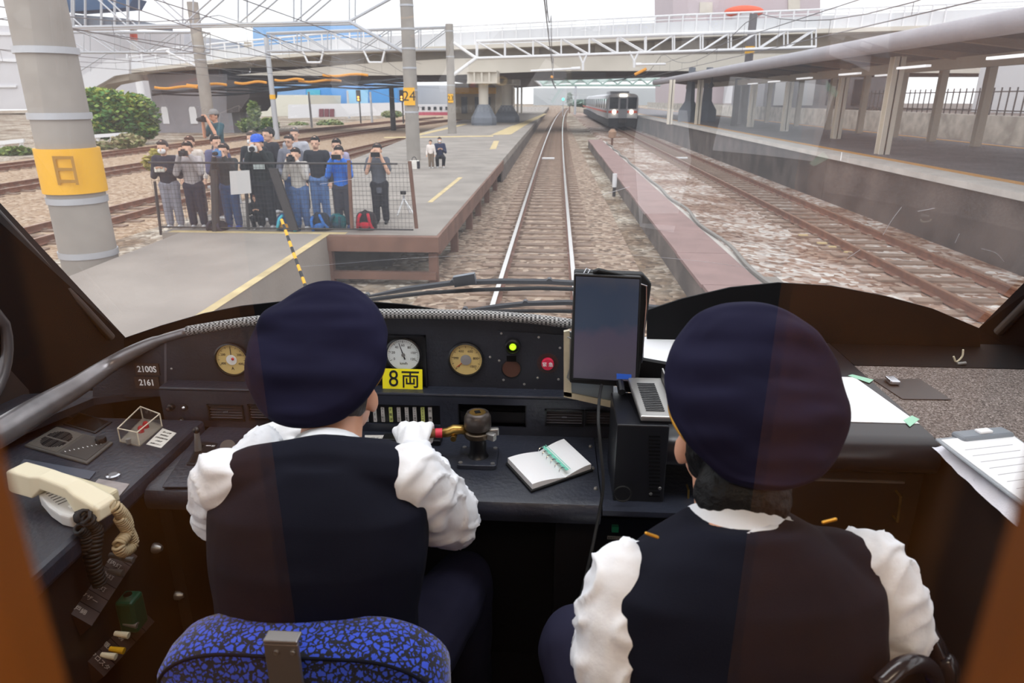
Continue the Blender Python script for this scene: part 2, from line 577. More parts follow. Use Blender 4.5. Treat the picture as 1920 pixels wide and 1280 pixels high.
for i in range(12):
    MB().cyl(lerp(a, b, i / 12), lerp(a, b, (i + 1) / 12), .022, 10).build('stripe_band', M_YEL if i % 2 else M_BLK, st)

# big poles
def pole(label, base, top, r, group=None, bands=(), sign=None, text='', mt=None, signw=0):
    base, top = V(base), V(top)
    t = thing('catenary_pole', label, 'pole', base, group)
    MB().tube([base, top], [r, r * .86], 20).build('shaft', mt or M_POLE, t, auto=40)
    for z in bands:
        f = (z - base.z) / (top.z - base.z)
        c = lerp(base, top, f)
        rr = r * (1 - .14 * f)
        MB().tube([c - V((0, 0, .03)), c + V((0, 0, .03))], rr + .012, 20).build('steel_band', M_GALV, t, auto=40)
    if sign:
        z0, z1 = sign
        rr = r + .012
        c = lerp(base, top, ((z0 + z1) / 2 - base.z) / (top.z - base.z))
        if text == 'wrap':
            sg = MB().tube([V((c.x, c.y, z0)), V((c.x, c.y, z1))], rr, 20).build('number_sign', M_YEL, t, auto=40)
        else:
            sg = MB().box(c.x - signw, c.x + signw, c.y - rr - .03, c.y - rr, z0, z1).build('number_sign', M_YEL, t)
            ORG[sg.name] = ORG[t.name]
            if text:
                MB().text(text, (z1 - z0) * .8, (c.x, c.y - rr - .031, (z0 + z1) / 2), (1, 0, 0), (0, -1, 0)).build('digits', M_BLK, sg)
    return t
np_ = P(180, 505, Z=-.1)
bx, by = -6.45, 9.0
near = thing('catenary_pole', 'thick grey pole with wrapped yellow sign, closest to the cab beside the ramp', 'pole', (bx, by, -.2))
MB().tube([(bx, by, -.2), (bx, by, 6)], [.36, .32], 28).build('shaft', M_POLE, near, auto=40)
for z in (.62, 1.35, 2.42, 3.2, 4.1):
    MB().tube([(bx, by, z - .04), (bx, by, z + .04)], .37, 28).build('steel_band', M_GALV, near, auto=40)
sg = MB().tube([(bx, by, 1.45), (bx, by, 2.02)], .385, 28).build('number_sign', M_YEL, near, auto=40)
MB().text('日', .42, (bx + .2, by - .392, 1.74), (1, .0, 0), (-.0, -1, 0), bold=.004).build('digits', mat('sign_dark', '#a8791a', .6), sg)

def polepx(pxb, pyb, Z, pxt, pyt, rpx, label, **kw):
    b = P(pxb, pyb, Z=Z)
    t = P(pxt, pyt, Y=b.y)
    zc = (b - CAM).dot(FW)
    return pole(label, b, (b.x, b.y, max(t.z, b.z + 2)), rpx / FPX * zc, **kw), b
p24, b24 = polepx(776, 300, PZ, 762, -60, 13, 'tall grey pole with yellow 24 sign standing on the low platform', bands=(2.2, 2.9, 3.6, 4.2, 4.8, 5.5, 6.4), sign=(2.42, 2.98), text='24', signw=.19)
p23, b23 = polepx(848, 250, PZ, 840, 45, 8, 'grey pole with small yellow 23 sign behind the 24 pole', bands=(3.4, 5.0, 6.4), sign=(2.4, 2.9), text='23', signw=.16)
pl3, b3 = polepx(397, 262, -.2, 368, 4, 11, 'plain grey pole rising behind the teal-shirted man', bands=(5.2, 5.6, 6.1))
pl4, b4 = polepx(520, 262, -.2, 500, 70, 5, 'thin grey pole with small orange bands, left of the blue building', bands=(2.0, 4.5), mt=M_GALV, sign=(2.6, 2.9), text='wrap')
pl5, b5 = polepx(738, 245, -.2, 735, 160, 5, 'short dark pole just left of the 24 pole', mt=M_IRON)
pl6, b6 = polepx(1391, 232, 1.15, 1384, 26, 8, 'dark grey pole standing up through the platform roof', mt=mat('dark_pole', '#6b6668', .8), sign=(5.2, 5.6), text='wrap')
for i, (px, y0, y1) in enumerate(((585, 172, 240), (698, 172, 232), (1078, 162, 216), (655, 170, 222), (858, 175, 225))):
    polepx(px, y1, -.2, px, y0, 2.2, ('thin pole beside the blue sheeting', 'thin pole in front of the white yard wall', 'thin pole beyond the overbridge in the middle of the tracks', 'thin pole beside the long white yard wall', 'thin pole right of the 23 pole')[i], group='thin yard poles', mt=M_GALV)

# overhead gantries
def bar(mb, a, b, r):
    mb.cyl(a, b, r, 6)
def truss(name, label, Y, top, bot, px0, px1, nbay, r, mt, vert=True, flip=None, extra=None):
    t = thing(name, label, 'gantry', P(px0, bot(px0), Y=Y))
    A, B = [], []
    for i in range(nbay + 1):
        px = px0 + (px1 - px0) * i / nbay
        A.append(P(px, top(px), Y=Y)); B.append(P(px, bot(px), Y=Y))
    for d, nm in ((0, 'front_truss'), (.7, 'rear_truss')):
        o = V((0, d, 0))
        m = MB()
        bar(m, A[0] + o, A[-1] + o, r); bar(m, B[0] + o, B[-1] + o, r)
        for i in range(nbay + 1):
            if vert: bar(m, A[i] + o, B[i] + o, r * .6)
            if i < nbay:
                f = (i < nbay / 2) if flip is None else (i % 2 == 0)
                bar(m, (A[i] if f else B[i]) + o, (B[i + 1] if f else A[i + 1]) + o, r * .6)
        m.build(nm, mt, t)
    if extra: extra(t, A, B)
    return t
def yhang(t, px, Y, r, y0=100, y1=131):
    m = MB()
    bar(m, P(px - 9, y0, Y=Y), P(px, y1 - 12, Y=Y), r); bar(m, P(px + 9, y0, Y=Y), P(px, y1 - 12, Y=Y), r)
    bar(m, P(px, y1 - 12, Y=Y), P(px, y1, Y=Y), r * 1.4)
    m.build('hanger', M_WHITE, t)
def arm(t, px0, py0, px1, py1, Y):
    m = MB()
    a, b = P(px0, py0, Y=Y), P(px1, py1, Y=Y)
    bar(m, a, b, .06); m.cyl(lerp(a, b, .0), lerp(a, b, .18), .1, 8)
    m.build('registration_arm', M_WHITE, t)
def ex1(t, A, B):
    yhang(t, 1093, b23.y, .06, 98, 132); yhang(t, 1189, b23.y, .06, 96, 127)
    arm(t, 1088, 128, 995, 133, b23.y); arm(t, 1192, 121, 1248, 120, b23.y)
    MB().cyl(P(893, 109, Y=b23.y), P(848, 142, Y=b23.y), .11, 8).build('knee_brace', M_WHITE, t)
    MB().cyl(P(850, 80, Y=b23.y), P(893, 109, Y=b23.y), .09, 8).build('knee_brace', M_WHITE, t)
truss('gantry_truss', 'white lattice gantry beam spanning the tracks in front of the overbridge', b23.y, lambda x: 79 - (x - 845) * .035, lambda x: 109 - (x - 892) * .033, 893, 1530, 12, .075, M_WHITE, extra=ex1)
def ex2(t, A, B):
    MB().cyl(P(655, 40, Y=b24.y), P(768, 104, Y=b24.y), .06, 8).build('knee_brace', M_GALV, t)
    MB().cyl(P(655, 40, Y=b24.y), P(764, -20, Y=b24.y), .05, 8).build('knee_brace', M_GALV, t)
truss('gantry_truss', 'grey lattice gantry high across the yard, fixed to the 24 pole', b24.y, lambda x: -46, lambda x: 51 - (x - 134) * .02, 30, 655, 6, .045, M_GALV, extra=ex2)
def ex3(t, A, B):
    MB().cyl(P(312, 96, Y=b3.y), P(388, 134, Y=b3.y), .09, 8).build('knee_brace', M_WHITE, t)
truss('gantry_truss', 'pale lattice gantry behind the near pole, fixed to the plain pole', b3.y, lambda x: 60, lambda x: 98, 100, 385, 5, .06, M_GALV, extra=ex3)
def ex4(t, A, B):
    for px in (585, 700): 
        m = MB(); Y = b23.y
        for a, b in (((px - 18, 95), (px - 8, 117)), ((px - 8, 117), (px + 16, 117)), ((px + 16, 117), (px + 22, 92))): bar(m, P(*a, Y=Y), P(*b, Y=Y), .06)
        m.build('hanger', M_WHITE, t)
truss('gantry_truss', 'pale lattice gantry beam between the thin pole and the 23 pole', b23.y, lambda x: 62 - (x - 500) * .035, lambda x: 96 - (x - 500) * .01, 500, 842, 6, .06, M_GALV, extra=ex4)

# overbridge
BY = 60
br = thing('overbridge', 'long beige road bridge crossing over all the tracks', 'bridge', P(700, 230, Y=BY))
top = [(235, 112), (420, 92), (640, 72), (1040, 52), (1280, 40), (1920, 14)]
slab(top + [(1920, 44), (1280, 64), (1040, 79), (640, 96), (420, 112), (235, 134)], BY - 1.0, .4).build('parapet', mat('bridge_parapet', '#d9dadd', .6, var=.04, vs=.3), br)
ribs = MB()
for i in range(60):
    px = 240 + i * 26
    t0 = next(lerp((a[0], a[1], 0), (b[0], b[1], 0), (px - a[0]) / (b[0] - a[0])) for a, b in zip(top, top[1:]) if a[0] <= px <= b[0])
    q = P(px, t0.y, Y=BY - 1.05)
    ribs.box(q.x - .05, q.x + .05, q.y - .06, q.y + .06, q.z - 1.1, q.z + .5)
ribs.build('railing_post', M_WHITE, br)
rail = MB()
rp = [P(a, b - 12, Y=BY - 1.05) for a, b in top]
rail.tube(rp, .07, 6)
rail.tube([q - V((0, 0, .3)) for q in rp], .04, 6)
rail.build('handrail', M_WHITE, br)
slab([(235, 131), (420, 110), (640, 94), (1040, 78), (1280, 62), (1920, 42), (1920, 50), (1280, 70), (1040, 86), (640, 100), (420, 117), (235, 138)], BY - 1.4, 10).build('deck_edge', M_CREAM, br)
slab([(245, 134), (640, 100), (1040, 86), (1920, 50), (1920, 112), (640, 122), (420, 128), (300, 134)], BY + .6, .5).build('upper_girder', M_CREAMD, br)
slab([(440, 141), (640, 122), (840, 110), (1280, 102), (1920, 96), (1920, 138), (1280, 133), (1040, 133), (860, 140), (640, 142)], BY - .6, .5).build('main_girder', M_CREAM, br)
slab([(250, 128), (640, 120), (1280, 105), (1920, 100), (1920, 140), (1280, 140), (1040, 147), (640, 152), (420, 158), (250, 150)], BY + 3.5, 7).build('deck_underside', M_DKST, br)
stf = MB()
for px in (470, 590, 720, 1005, 1120, 1230, 1330):
    q = P(px, 118, Y=BY + .5)
    stf.box(q.x - .25, q.x + .25, q.y - .3, q.y + .1, q.z - .3, q.z + 1.6)
stf.build('girder_stiffener', M_CREAMD, br)
def pier(t, px, y0, y1, y2, y3, pxw, Y, cone=True):
    zc = (P(px, y3, Y=Y) - CAM).dot(FW)
    s = zc / FPX
    c0 = P(px, y0, Y=Y)
    x, zt, zh, zb, zg = c0.x, c0.z, P(px, y1, Y=Y).z, P(px, y2, Y=Y).z, PZ
    hw = pxw * s
    h = MB().box(x - hw, x + hw, Y - 1, Y + 2, zh, zt)
    for k in (-.5, 0, .5): h.box(x + hw * k - .07, x + hw * k + .07, Y - 1.25, Y - 1, zh, zt)
    h.box(x - hw, x + hw, Y - 1.3, Y - 1, zt - .12, zt); h.box(x - hw, x + hw, Y - 1.3, Y - 1, zh, zh + .12)
    h.build('pier_head', M_CREAM, t)
    MB().cyl((x, Y, zg), (x, Y, zh), 9 * s, 20).build('pier_column', M_CREAM, t, auto=40)
    MB().lathe([(23 * s, zg), (24 * s, zg + .2), (23.5 * s, zb - .6 + .1), (10.5 * s, zb + .5)], (x, Y, 0), n=8).build('pier_cone', M_GREYB, t)
pier(br, 906, 133, 157, 208, 235, 27, 58)
pier(br, 950, 138, 160, 208, 233, 24, 66)
for px in (1290, 1322):
    q = P(px, 228, Z=1.15)
    s = (q - CAM).dot(FW) / FPX
    MB().lathe([(19 * s, 1.15), (19 * s, 1.15 + 20 * s), (9 * s, 1.15 + 36 * s), (6 * s, 4.6)], (q.x, q.y, 0), n=4).build('pier_cone', M_GREYB, br)
MB().box(*[v for v in (P(295, 180, Y=62).x, P(440, 180, Y=62).x)], 61, 66, -.2, 4.6).build('abutment', mat('abutment_grey', '#8f8d92', .8, var=.1, vs=.5), br)
for a, b in (((301, 200), (318, 232)), ((353, 200), (371, 232))):
    x0, x1 = P(a[0], a[1], Y=60.9).x, P(b[0], b[1], Y=60.9).x
    z0, z1 = P(a[0], b[1], Y=60.9).z, P(a[0], a[1], Y=60.9).z
    xm = (x0 + x1) / 2
    MB().prism([(x0, 60.9, z0), (x1, 60.9, z0), (x1, 60.9, z1 - .2), (xm + .2, 60.9, z1), (xm - .2, 60.9, z1), (x0, 60.9, z1 - .2)], (0, .12, 0)).build('arched_opening', M_WHITE, br)
MB().prism([P(x, y, Y=59) for x, y in ((440, 150), (468, 168), (468, 182), (448, 210), (425, 212), (425, 150))], (0, 6, 0)).build('crosshead', mat('crosshead_dark', '#4b4240', .8), br)
# stair ramp dropping from the bridge at its far end
sr = thing('stair_ramp', 'pale stairway ramp descending from the bridge towards the white factory', 'stairs', P(150, 200, Y=57))
slab([(130, 158), (200, 112), (242, 108), (242, 138), (215, 142), (170, 168), (130, 196)], 57, .3).build('side_panel', mat('ramp_white', '#d5d5d8', .7), sr)
slab([(130, 196), (170, 168), (215, 142), (242, 138), (242, 150), (200, 158), (140, 205)], 57.4, 2).build('stair_slab', M_CREAMD, sr)
hr = MB()
hr.tube([P(130, 146, Y=57), P(200, 101, Y=57), P(242, 97, Y=57)], .05, 6)
for px, py in ((130, 146), (150, 133), (170, 120), (190, 107), (215, 99), (240, 97)): hr.cyl(P(px, py, Y=57), P(px, py + 14, Y=57), .03, 6)
hr.build('handrail', M_GALV, sr)

# cables with orange sleeves hanging under the bridge
cb = MB()
sl = MB()
for k, (xa, xb, y) in enumerate(((290, 370, 164), (350, 425, 159), (440, 500, 155), (515, 570, 150), (605, 690, 141), (560, 640, 152))):
    pts = [P(xa + (xb - xa) * i / 8, y - 3 * k * 0 + 2 * math.sin(i * .8), Y=52 + k * .2) for i in range(9)]
    sl.tube(pts, .09, 6)
for k in range(6):
    pts = [P(285 + 80 * i, 170 - i * 3.5 + 5 * math.sin(i * 1.7 + k) + k * 2, Y=52.5 + .1 * k) for i in range(7)]
    cb.tube(smoothpath(pts, 4), .06, 5)
cbr = thing('cable_bundle', 'bundle of black cables with orange sleeves strung below the bridge', 'cables', P(480, 165, Y=52))
cb.build('black_cable', M_BLK, cbr); sl.build('orange_sleeve', M_ORNG, cbr)

# footbridge far down the line, station building, canopy roofs
fb = thing('footbridge', 'pale green lattice footbridge far down the line', 'footbridge', P(1100, 170, Y=110))
slab([(985, 146), (1238, 138), (1238, 150), (985, 158)], 110, 3).build('side_panel', mat('pale_green', '#cdd9d4', .6), fb)
m = MB()
for i in range(9):
    px = 990 + i * 28
    bar(m, P(px, 158, Y=109.8), P(px + 14, 147, Y=109.8), .12); bar(m, P(px + 14, 147, Y=109.8), P(px + 28, 158, Y=109.8), .12)
bar(m, P(985, 160, Y=109.8), P(1238, 160, Y=109.8), .15)
m.build('lattice', mat('pale_green_dark', '#9fb5ac', .6), fb)
pc = thing('platform_canopy', 'dark sloping canopy over the low platform beyond the bridge', 'canopy', (-5, 66, PZ))
MB().prism([(-2.1, 71, 4.35), (-6.5, 71, 4.1), (-12, 71, 4.5), (-12, 71, 4.62), (-6.5, 71, 4.3), (-2.1, 71, 4.5)], (0, 37, 0)).build('roof', M_DKST, pc)
MB().box(-2.2, -2.05, 70.9, 108, 4.3, 4.6).build('gutter', M_WHITE, pc)
for i in range(4): MB().cyl((-5, 73 + i * 11, PZ), (-5, 73 + i * 11, 4.2), .14, 8).build('column', M_CREAM, pc)
bd = thing('station_building', 'cream station building under the canopy with yellow sign band', 'building', (-9, 76, PZ))
MB().box(-10.5, -6.2, 74, 110, PZ, 4.1).build('wall', mat('station_cream', '#b3a58f', .8, var=.1, vs=.5), bd)
MB().box(-10.4, -6.1, 73.8, 74, 3.1, 3.7).build('sign_band', M_YEL, bd)
for x in (-8, -9.4, -7): MB().box(x - .3, x + .3, 73.9, 74, 1.2, 2.8).build('window', mat('window_dark', '#2d3038', .3), bd)

# oncoming train
TX, TY = 6.1, 66
tr = thing('train', 'silver commuter train with red stripe and lit headlights approaching beside the high platform', 'train', (TX, TY, -.1))
M_SIL = mat('train_silver', '#cfcfd3', .45)
M_TGL = mat('train_glass', '#1c222c', .1)
prof = [(-1.36, .9), (-1.4, 1.3), (-1.4, 2.6), (-1.3, 2.9), (-1.0, 3.05), (0, 3.12), (1.0, 3.05), (1.3, 2.9), (1.4, 2.6), (1.4, 1.3), (1.36, .9)]
MB().rings([[V((TX + x * k + dx, y, z)) for x, z in prof][::-1] for y, k, dx in ((TY, .96, 0), (TY + .25, 1, 0), (TY + 20, 1, .1), (TY + 60, 1, .6))]).build('body', M_SIL, tr)
fy = TY - .02
for x0, x1, nm in ((-1.22, -.44, 'windscreen'), (.44, 1.22, 'windscreen')):
    MB().box(TX + x0, TX + x1, fy - .02, fy + .05, 1.75, 2.75).build(nm, M_TGL, tr)
dr = MB().box(TX - .38, TX + .38, fy - .04, fy + .05, 1.0, 2.8).build('end_door', mat('door_silver', '#a8a8ae', .4), tr)
MB().box(TX - .27, TX + .27, fy - .07, fy, 1.75, 2.65).build('door_window', M_TGL, dr)
for x0, x1 in ((-1.3, -.4), (.4, 1.3)): MB().box(TX + x0, TX + x1, fy - .025, fy + .04, 1.4, 1.6).build('red_stripe', M_REDT, tr)
for x in (-.78, .78):
    MB().lathe([(.17, 0), (.17, .08), (.1, .11)], (TX + x, fy - .02, 1.5), (0, -1, 0), 14).build('headlight', M_LAMP, tr)
MB().box(TX - .32, TX + .32, fy - .08, fy + .1, 2.82, 2.98).build('top_lamp', M_LAMP, tr)
MB().box(TX - 1.25, TX + 1.25, fy, TY + 60, .2, .95).build('underframe', mat('underframe_dark', '#2b2b2f', .7), tr)
MB().box(TX - .35, TX + .35, fy - .35, fy, .55, .85).build('coupler', M_IRON, tr)
MB().box(TX - 1.415, TX - 1.39, TY + .6, TY + 60, 1.4, 1.56).build('red_stripe', M_REDT, tr)
for i in range(16):
    y = TY + 1.5 + i * 3.4
    MB().box(TX - 1.43, TX - 1.38, y, y + 1.7, 1.75, 2.6).build('side_window', M_TGL, tr)
MB().box(TX - .9, TX + .9, TY + 4, TY + 9, 3.05, 3.3).build('roof_unit', M_GALV, tr)

# high platform with canopy
HZ = 1.15
struct(MB().box(7.85, 15.4, -4, 150, -.25, HZ - .1).build('wall_platform', mat('stained_wall', '#544a45', .92, var=.45, vs=.9, bump=.35, bs=10)))
struct(MB().box(7.75, 8.5, -4, 150, HZ - .12, HZ).build('platform_edge', M_CONCL))
struct(MB().box(8.5, 15.4, -4, 150, HZ - .1, HZ - .005).build('platform_surface', M_ASPH))
struct(MB().box(8.52, 8.78, -4, 150, HZ - .01, HZ + .004).build('trim_9', mat('tactile_yellow', '#d29a4e', .8, var=.1, vs=2)))
struct(MB().box(14.7, 14.95, -4, 150, HZ - .01, HZ + .004).build('trim_10', mat('tactile_yellow', '#d29a4e')))
cn = thing('platform_canopy', 'long platform roof with rounded grey edge over the high platform', 'canopy', (11, 10, HZ))
MB().tube([(7.75, 1, 3.88), (7.75, 58, 3.82)], .2, 16).build('gutter', mat('gutter_grey', '#a09ca2', .5, var=.06, vs=2), cn, auto=40)
MB().prism([(7.8, 0, 3.98), (11.2, 0, 3.7), (15.6, 0, 4.05), (15.6, 0, 4.15), (11.2, 0, 3.8), (7.8, 0, 4.06)], (0, 58, 0)).build('roof', mat('roof_underside', '#4e4644', .85, var=.2, vs=1), cn)
for i in range(17):
    y = 3 + i * 3.3
    MB().prism([(7.9, y, 3.96), (11.2, y, 3.68), (15.5, y, 4.02), (15.5, y, 3.84), (11.2, y, 3.46), (7.9, y, 3.84)], (0, .16, 0)).build('cross_beam', mat('beam_brown', '#8f7c6e', .8, var=.1, vs=1), cn)
MB().box(10.2, 10.45, 0, 58, 3.35, 3.62).build('long_beam', M_CREAMD, cn)
for px, py in ((1653, 289), (1566, 260), (1470, 246), (1406, 238), (1376, 236), (1307, 233), (1897, 284), (1255, 233)):
    q = P(px, py, Z=HZ)
    if px == 1897: q = V((13.4, 17.5, HZ))
    s = .15
    m = MB().box(q.x - s, q.x + s, q.y - s, q.y - s + .03, HZ, 3.7).box(q.x - s, q.x + s, q.y + s - .03, q.y + s, HZ, 3.7).box(q.x - .02, q.x + .02, q.y - s, q.y + s, HZ, 3.7)
    m.build('column', mat('column_cream', '#e6decf', .6, var=.05, vs=1) if px != 1376 else M_IRON, cn)
for px, py in ((1560, 178), (1620, 188), (1690, 176), (1760, 190), (1850, 175), (1500, 180), (1443, 178)):
    q = P(px, py, X=13.8)
    MB().box(q.x - .12, q.x + .12, q.y - .12, q.y + .12, HZ, 3.9).build('column', M_CREAMD, cn)
for px, py in ((1712, 126), (1593, 139), (1508, 147), (1451, 153), (1411, 157), (1662, 141), (1900, 106)):
    q = P(px, py, Z=3.32)
    MB().box(q.x - .06, q.x + .06, q.y - .7, q.y + .7, 3.3, 3.35).build('tube_light', M_TUBE, cn)
# beyond the high platform
struct(MB().box(19, 80, -4, 150, -.2, 1.75).build('platform_far', M_CONCD))
struct(MB().box(18.8, 19, -4, 150, -.2, 1.95).build('wall_stone', mat('pale_stone_wall', '#c4bdb4', .9, var=.25, vs=1.5, bump=.4, bs=6)))
wb = thing('white_building', 'white windowless building behind the fence beyond the high platform', 'building', (40, 40, 1.75))
MB().box(30, 60, 38, 54, 1.75, 6.5).build('wall', M_WALLW, wb)
MB().box(29.7, 60, 37.7, 38, 6.2, 6.6).build('eaves', M_CREAM, wb)
gb = thing('grey_shed', 'grey shed behind the iron fence beyond the high platform', 'building', (26, 58, 1.75))
MB().box(20.5, 34, 73, 86, 1.75, 5.2).build('wall', mat('shed_grey', '#8d8a8e', .8, var=.1, vs=.5), gb)
MB().box(20.2, 34.4, 72.6, 86.4, 5.2, 5.5).build('roof', M_DKST, gb)
for x in (21.5, 24, 26.5, 29): MB().box(x, x + 1.3, 72.95, 73.1, 2.0, 4.4).build('shutter', M_WHITE if x < 26 else M_TGL, gb)
ff = thing('iron_fence', 'dark iron fence along the far stone wall', 'fence', (19.6, 30, 1.75))
m = MB()
for i in range(60): m.box(19.58, 19.62, 14 + i * .55, 14.05 + i * .55, 1.75, 3.1)
m.build('pickets', M_IRON, ff)
m = MB()
for z in (2.1, 2.9): m.box(19.57, 19.63, 14, 47, z, z + .05)
m.build('fence_rail', M_IRON, ff)
sb = thing('signal_cabinet', 'dark signal equipment cabinet standing at the far iron fence', 'cabinet', (20.4, 27, 1.75))
MB().box(20.0, 20.9, 26.2, 28.2, 1.75, 3.3).build('cabinet_body', M_IRON, sb)
MB().box(20.1, 20.8, 26.9, 27.7, 3.3, 3.7).build('cabinet_top', M_BLK, sb)
hs = thing('hanging_sign', 'dark diamond sign hanging below the high platform roof', 'sign', P(1334, 150, X=8.7))
q = P(1334, 160, X=8.7)
MB().cyl(q + V((0, 0, .1)), (q.x, q.y, 3.9), .03, 6).build('hanger_rod', M_IRON, hs)
MB().prism([q + V(p) for p in ((0, 0, -.2), (.16, 0, 0), (0, 0, .18), (-.16, 0, 0))], (0, .08, 0)).build('sign_plate', M_IRON, hs)

# trackside posts
sp = thing('marker_post', 'short white-topped post standing in the ballast by the brown walkway', 'marker post', P(1151, 368, Z=-.2))
q = P(1151, 368, Z=-.2)
MB().cyl(q, q + V((0, 0, .28)), .05, 10).build('post_base', M_IRON, sp, auto=40)
MB().cyl(q + V((0, 0, .28)), q + V((0, 0, .68)), .07, 10).build('post_cap', M_WHITE, sp, auto=40)
sp = thing('dwarf_signal', 'small brown dwarf signal on the kerb between the tracks', 'signal', P(1147, 278, Z=.1))
q = P(1147, 278, Z=.1)
MB().cyl(q, q + V((0, 0, .5)), .06, 8).build('signal_post', M_RUSTB, sp)
MB().lathe([(.05, .5), (.2, .55), (.22, .85), (.1, 1.0)], q, n=10).build('signal_head', mat('signal_brown', '#9b7b62', .7), sp)
for (px, py, lb) in ((1277, 296, 'white block between the rusty rails near the high platform'), (1028, 297, 'white balise plate between the shiny rails')):
    q = P(px, py, Z=-.1)
    tag(MB().box(q.x - .3, q.x + .3, q.y - .12, q.y + .12, -.13, -.06).build('track_transponder', M_WHITE, bevel=.01), lb, 'track device')
for i, (px, py) in enumerate(((1512, 440), (1548, 455), (1570, 462), (1600, 472))):
    q = P(px, py, Z=-.12)
    tag(MB().box(q.x - .16, q.x + .02, q.y - .05, q.y + .05, -.14, -.115).build('sleeper_marker', M_YLINE), 'yellow painted marker on a sleeper beside the rusty rail', 'marker', 'yellow sleeper markers')
tag(MB().box(6.4 - 3.2, 6.4 - 2.9, 10, 10.6, -.1, .02).build('stone_block', M_CONC, bevel=.02), 'grey stone block on the reddish ballast by the kerb', 'block')

# buildings of the town
def bld(label, pix, Y, depth, mt, wins=(), roofpix=None):
    t = thing('building', label, 'building', P(pix[0][0], pix[-1][1], Y=Y))
    slab(pix, Y, depth).build('wall', mt, t)
    for k, (a, b, m2) in enumerate(wins):
        slab([(a[0], a[1]), (b[0], a[1]), (b[0], b[1]), (a[0], b[1])], Y - .3, .4).build('panel', m2, t)
    return t
M_PALE = mat('pale_grey_wall', '#c9c8cc', .8, var=.03, vs=.1)
bld('large pale grey factory hall behind the bridge stairs', [(-60, 45), (345, 62), (345, 205), (-60, 205)], 130, 40, M_PALE, [((98, 42), (132, 135), M_BLUE), ((-60, 60), (30, 66), M_WALLW), ((-60, 110), (30, 116), M_WALLW), ((-60, 160), (30, 164), M_WALLW)])
bld('pale yellow house right of the dark crosshead', [(446, 178), (580, 178), (580, 232), (446, 232)], 120, 18, mat('pale_yellow_wall', '#d9d6c8', .8), [((486, 165), (497, 192), M_TEAL), ((455, 205), (480, 225), M_CREAM)])
bld('blue sheeted building behind the bridge parapet', [(474, 48), (640, 40), (700, 62), (700, 215), (474, 215)], 150, 40, mat('pale_blue_wall', '#88b3e0', .7, var=.06, vs=.1))
bld('blue tarpaulin covered building beyond the yard', [(573, 165), (745, 165), (745, 213), (573, 213)], 140, 8, M_BLUE, [((575, 168), (600, 198), mat('teal_sheet', '#4fb0c8', .7)), ((650, 168), (690, 195), M_TEAL)])
bld('pinkish grey apartment tower above the bridge', [(1262, -40), (1538, -30), (1538, 205), (1262, 205)], 170, 30, mat('pink_grey_wall', '#c3b6ba', .8, var=.03, vs=.1), [((1312, 4), (1336, 24), M_CREAM), ((1478, -10), (1500, 18), M_CREAM)])
bld('low pale buildings far behind the station', [(1000, 165), (1240, 165), (1240, 201), (1000, 201)], 330, 30, mat('far_pale', '#b7bcc0', .9, var=.1, vs=.05))
bld('low grey town block beyond the white yard wall', [(690, 160), (905, 160), (905, 204), (690, 204)], 200, 30, mat('far_grey', '#c2c3c6', .9, var=.12, vs=.06))
ro = P(1395, 22, Y=165)
rd = thing('domed_tower', 'round red dome rising behind the bridge railing', 'tower', (ro.x, ro.y, -.2))
MB().ell(ro, (4.2, 3, 1.2)).build('dome', mat('red_dome', '#e8603c', .6), rd, smooth=True)
MB().cyl((ro.x, ro.y, -.2), ro, 2.6, 20).build('tower_wall', M_PALE, rd, auto=40)
yw = thing('yard_wall', 'long white wall behind the yard tracks with dark openings', 'wall', P(640, 225, Y=100))
slab([(540, 196), (760, 192), (760, 215), (540, 222)], 100, .5).build('panel', M_WALLW, yw)
for px in (598, 608, 618): slab([(px, 204), (px + 8, 204), (px + 8, 219), (px, 219)], 99.8, .3).build('opening', mat('maroon', '#7d4a50', .7), yw)
dt = thing('distant_train', 'white and red train standing far across the yard', 'train', P(820, 220, Y=95))
slab([(775, 196), (880, 196), (880, 210), (775, 210)], 95, 2.8).build('body', M_WALLW, dt)
slab([(775, 210), (880, 210), (880, 216), (775, 216)], 94.98, 2.84).build('red_skirt', mat('train_red', '#c2566a', .5), dt)
for i in range(9): slab([(780 + i * 11, 200), (785 + i * 11, 200), (785 + i * 11, 206), (780 + i * 11, 206)], 94.9, .2).build('window', M_TGL, dt)
sc = thing('scaffold', 'blue grey scaffolding with netting on the factory roof', 'scaffold', P(200, 60, Y=120))
slab([(95, -10), (250, -4), (240, 14), (130, 22), (95, 18)], 120, 4).build('netting', mat('net_blue', '#3f5e80', .8, var=.2, vs=.2), sc)
slab([(125, 26), (230, 34), (300, 46), (300, 54), (125, 44)], 119, 4).build('netting', mat('net_grey', '#6b7480', .8, var=.2, vs=.2), sc)
m = MB()
for px in (110, 138, 160, 190, 215, 240): bar(m, P(px, -20, Y=118.5), P(px, 56, Y=118.5), .2)
m.build('tube_frame', M_GALV, sc)
ch = thing('chimney', 'thin white chimney with red bands above the factory', 'chimney', P(250, 96, Y=125))
q = P(251, 96, Y=125)
MB().cyl((q.x, 125, -.2), q, .62, 10).build('shaft', M_WHITE, ch)
for i in range(4): MB().cyl(P(251, 96 - i * 11, Y=125), P(250.5, 85 - i * 11, Y=125), .6, 10).build('band', M_REDT if i == 2 else M_WHITE, ch)

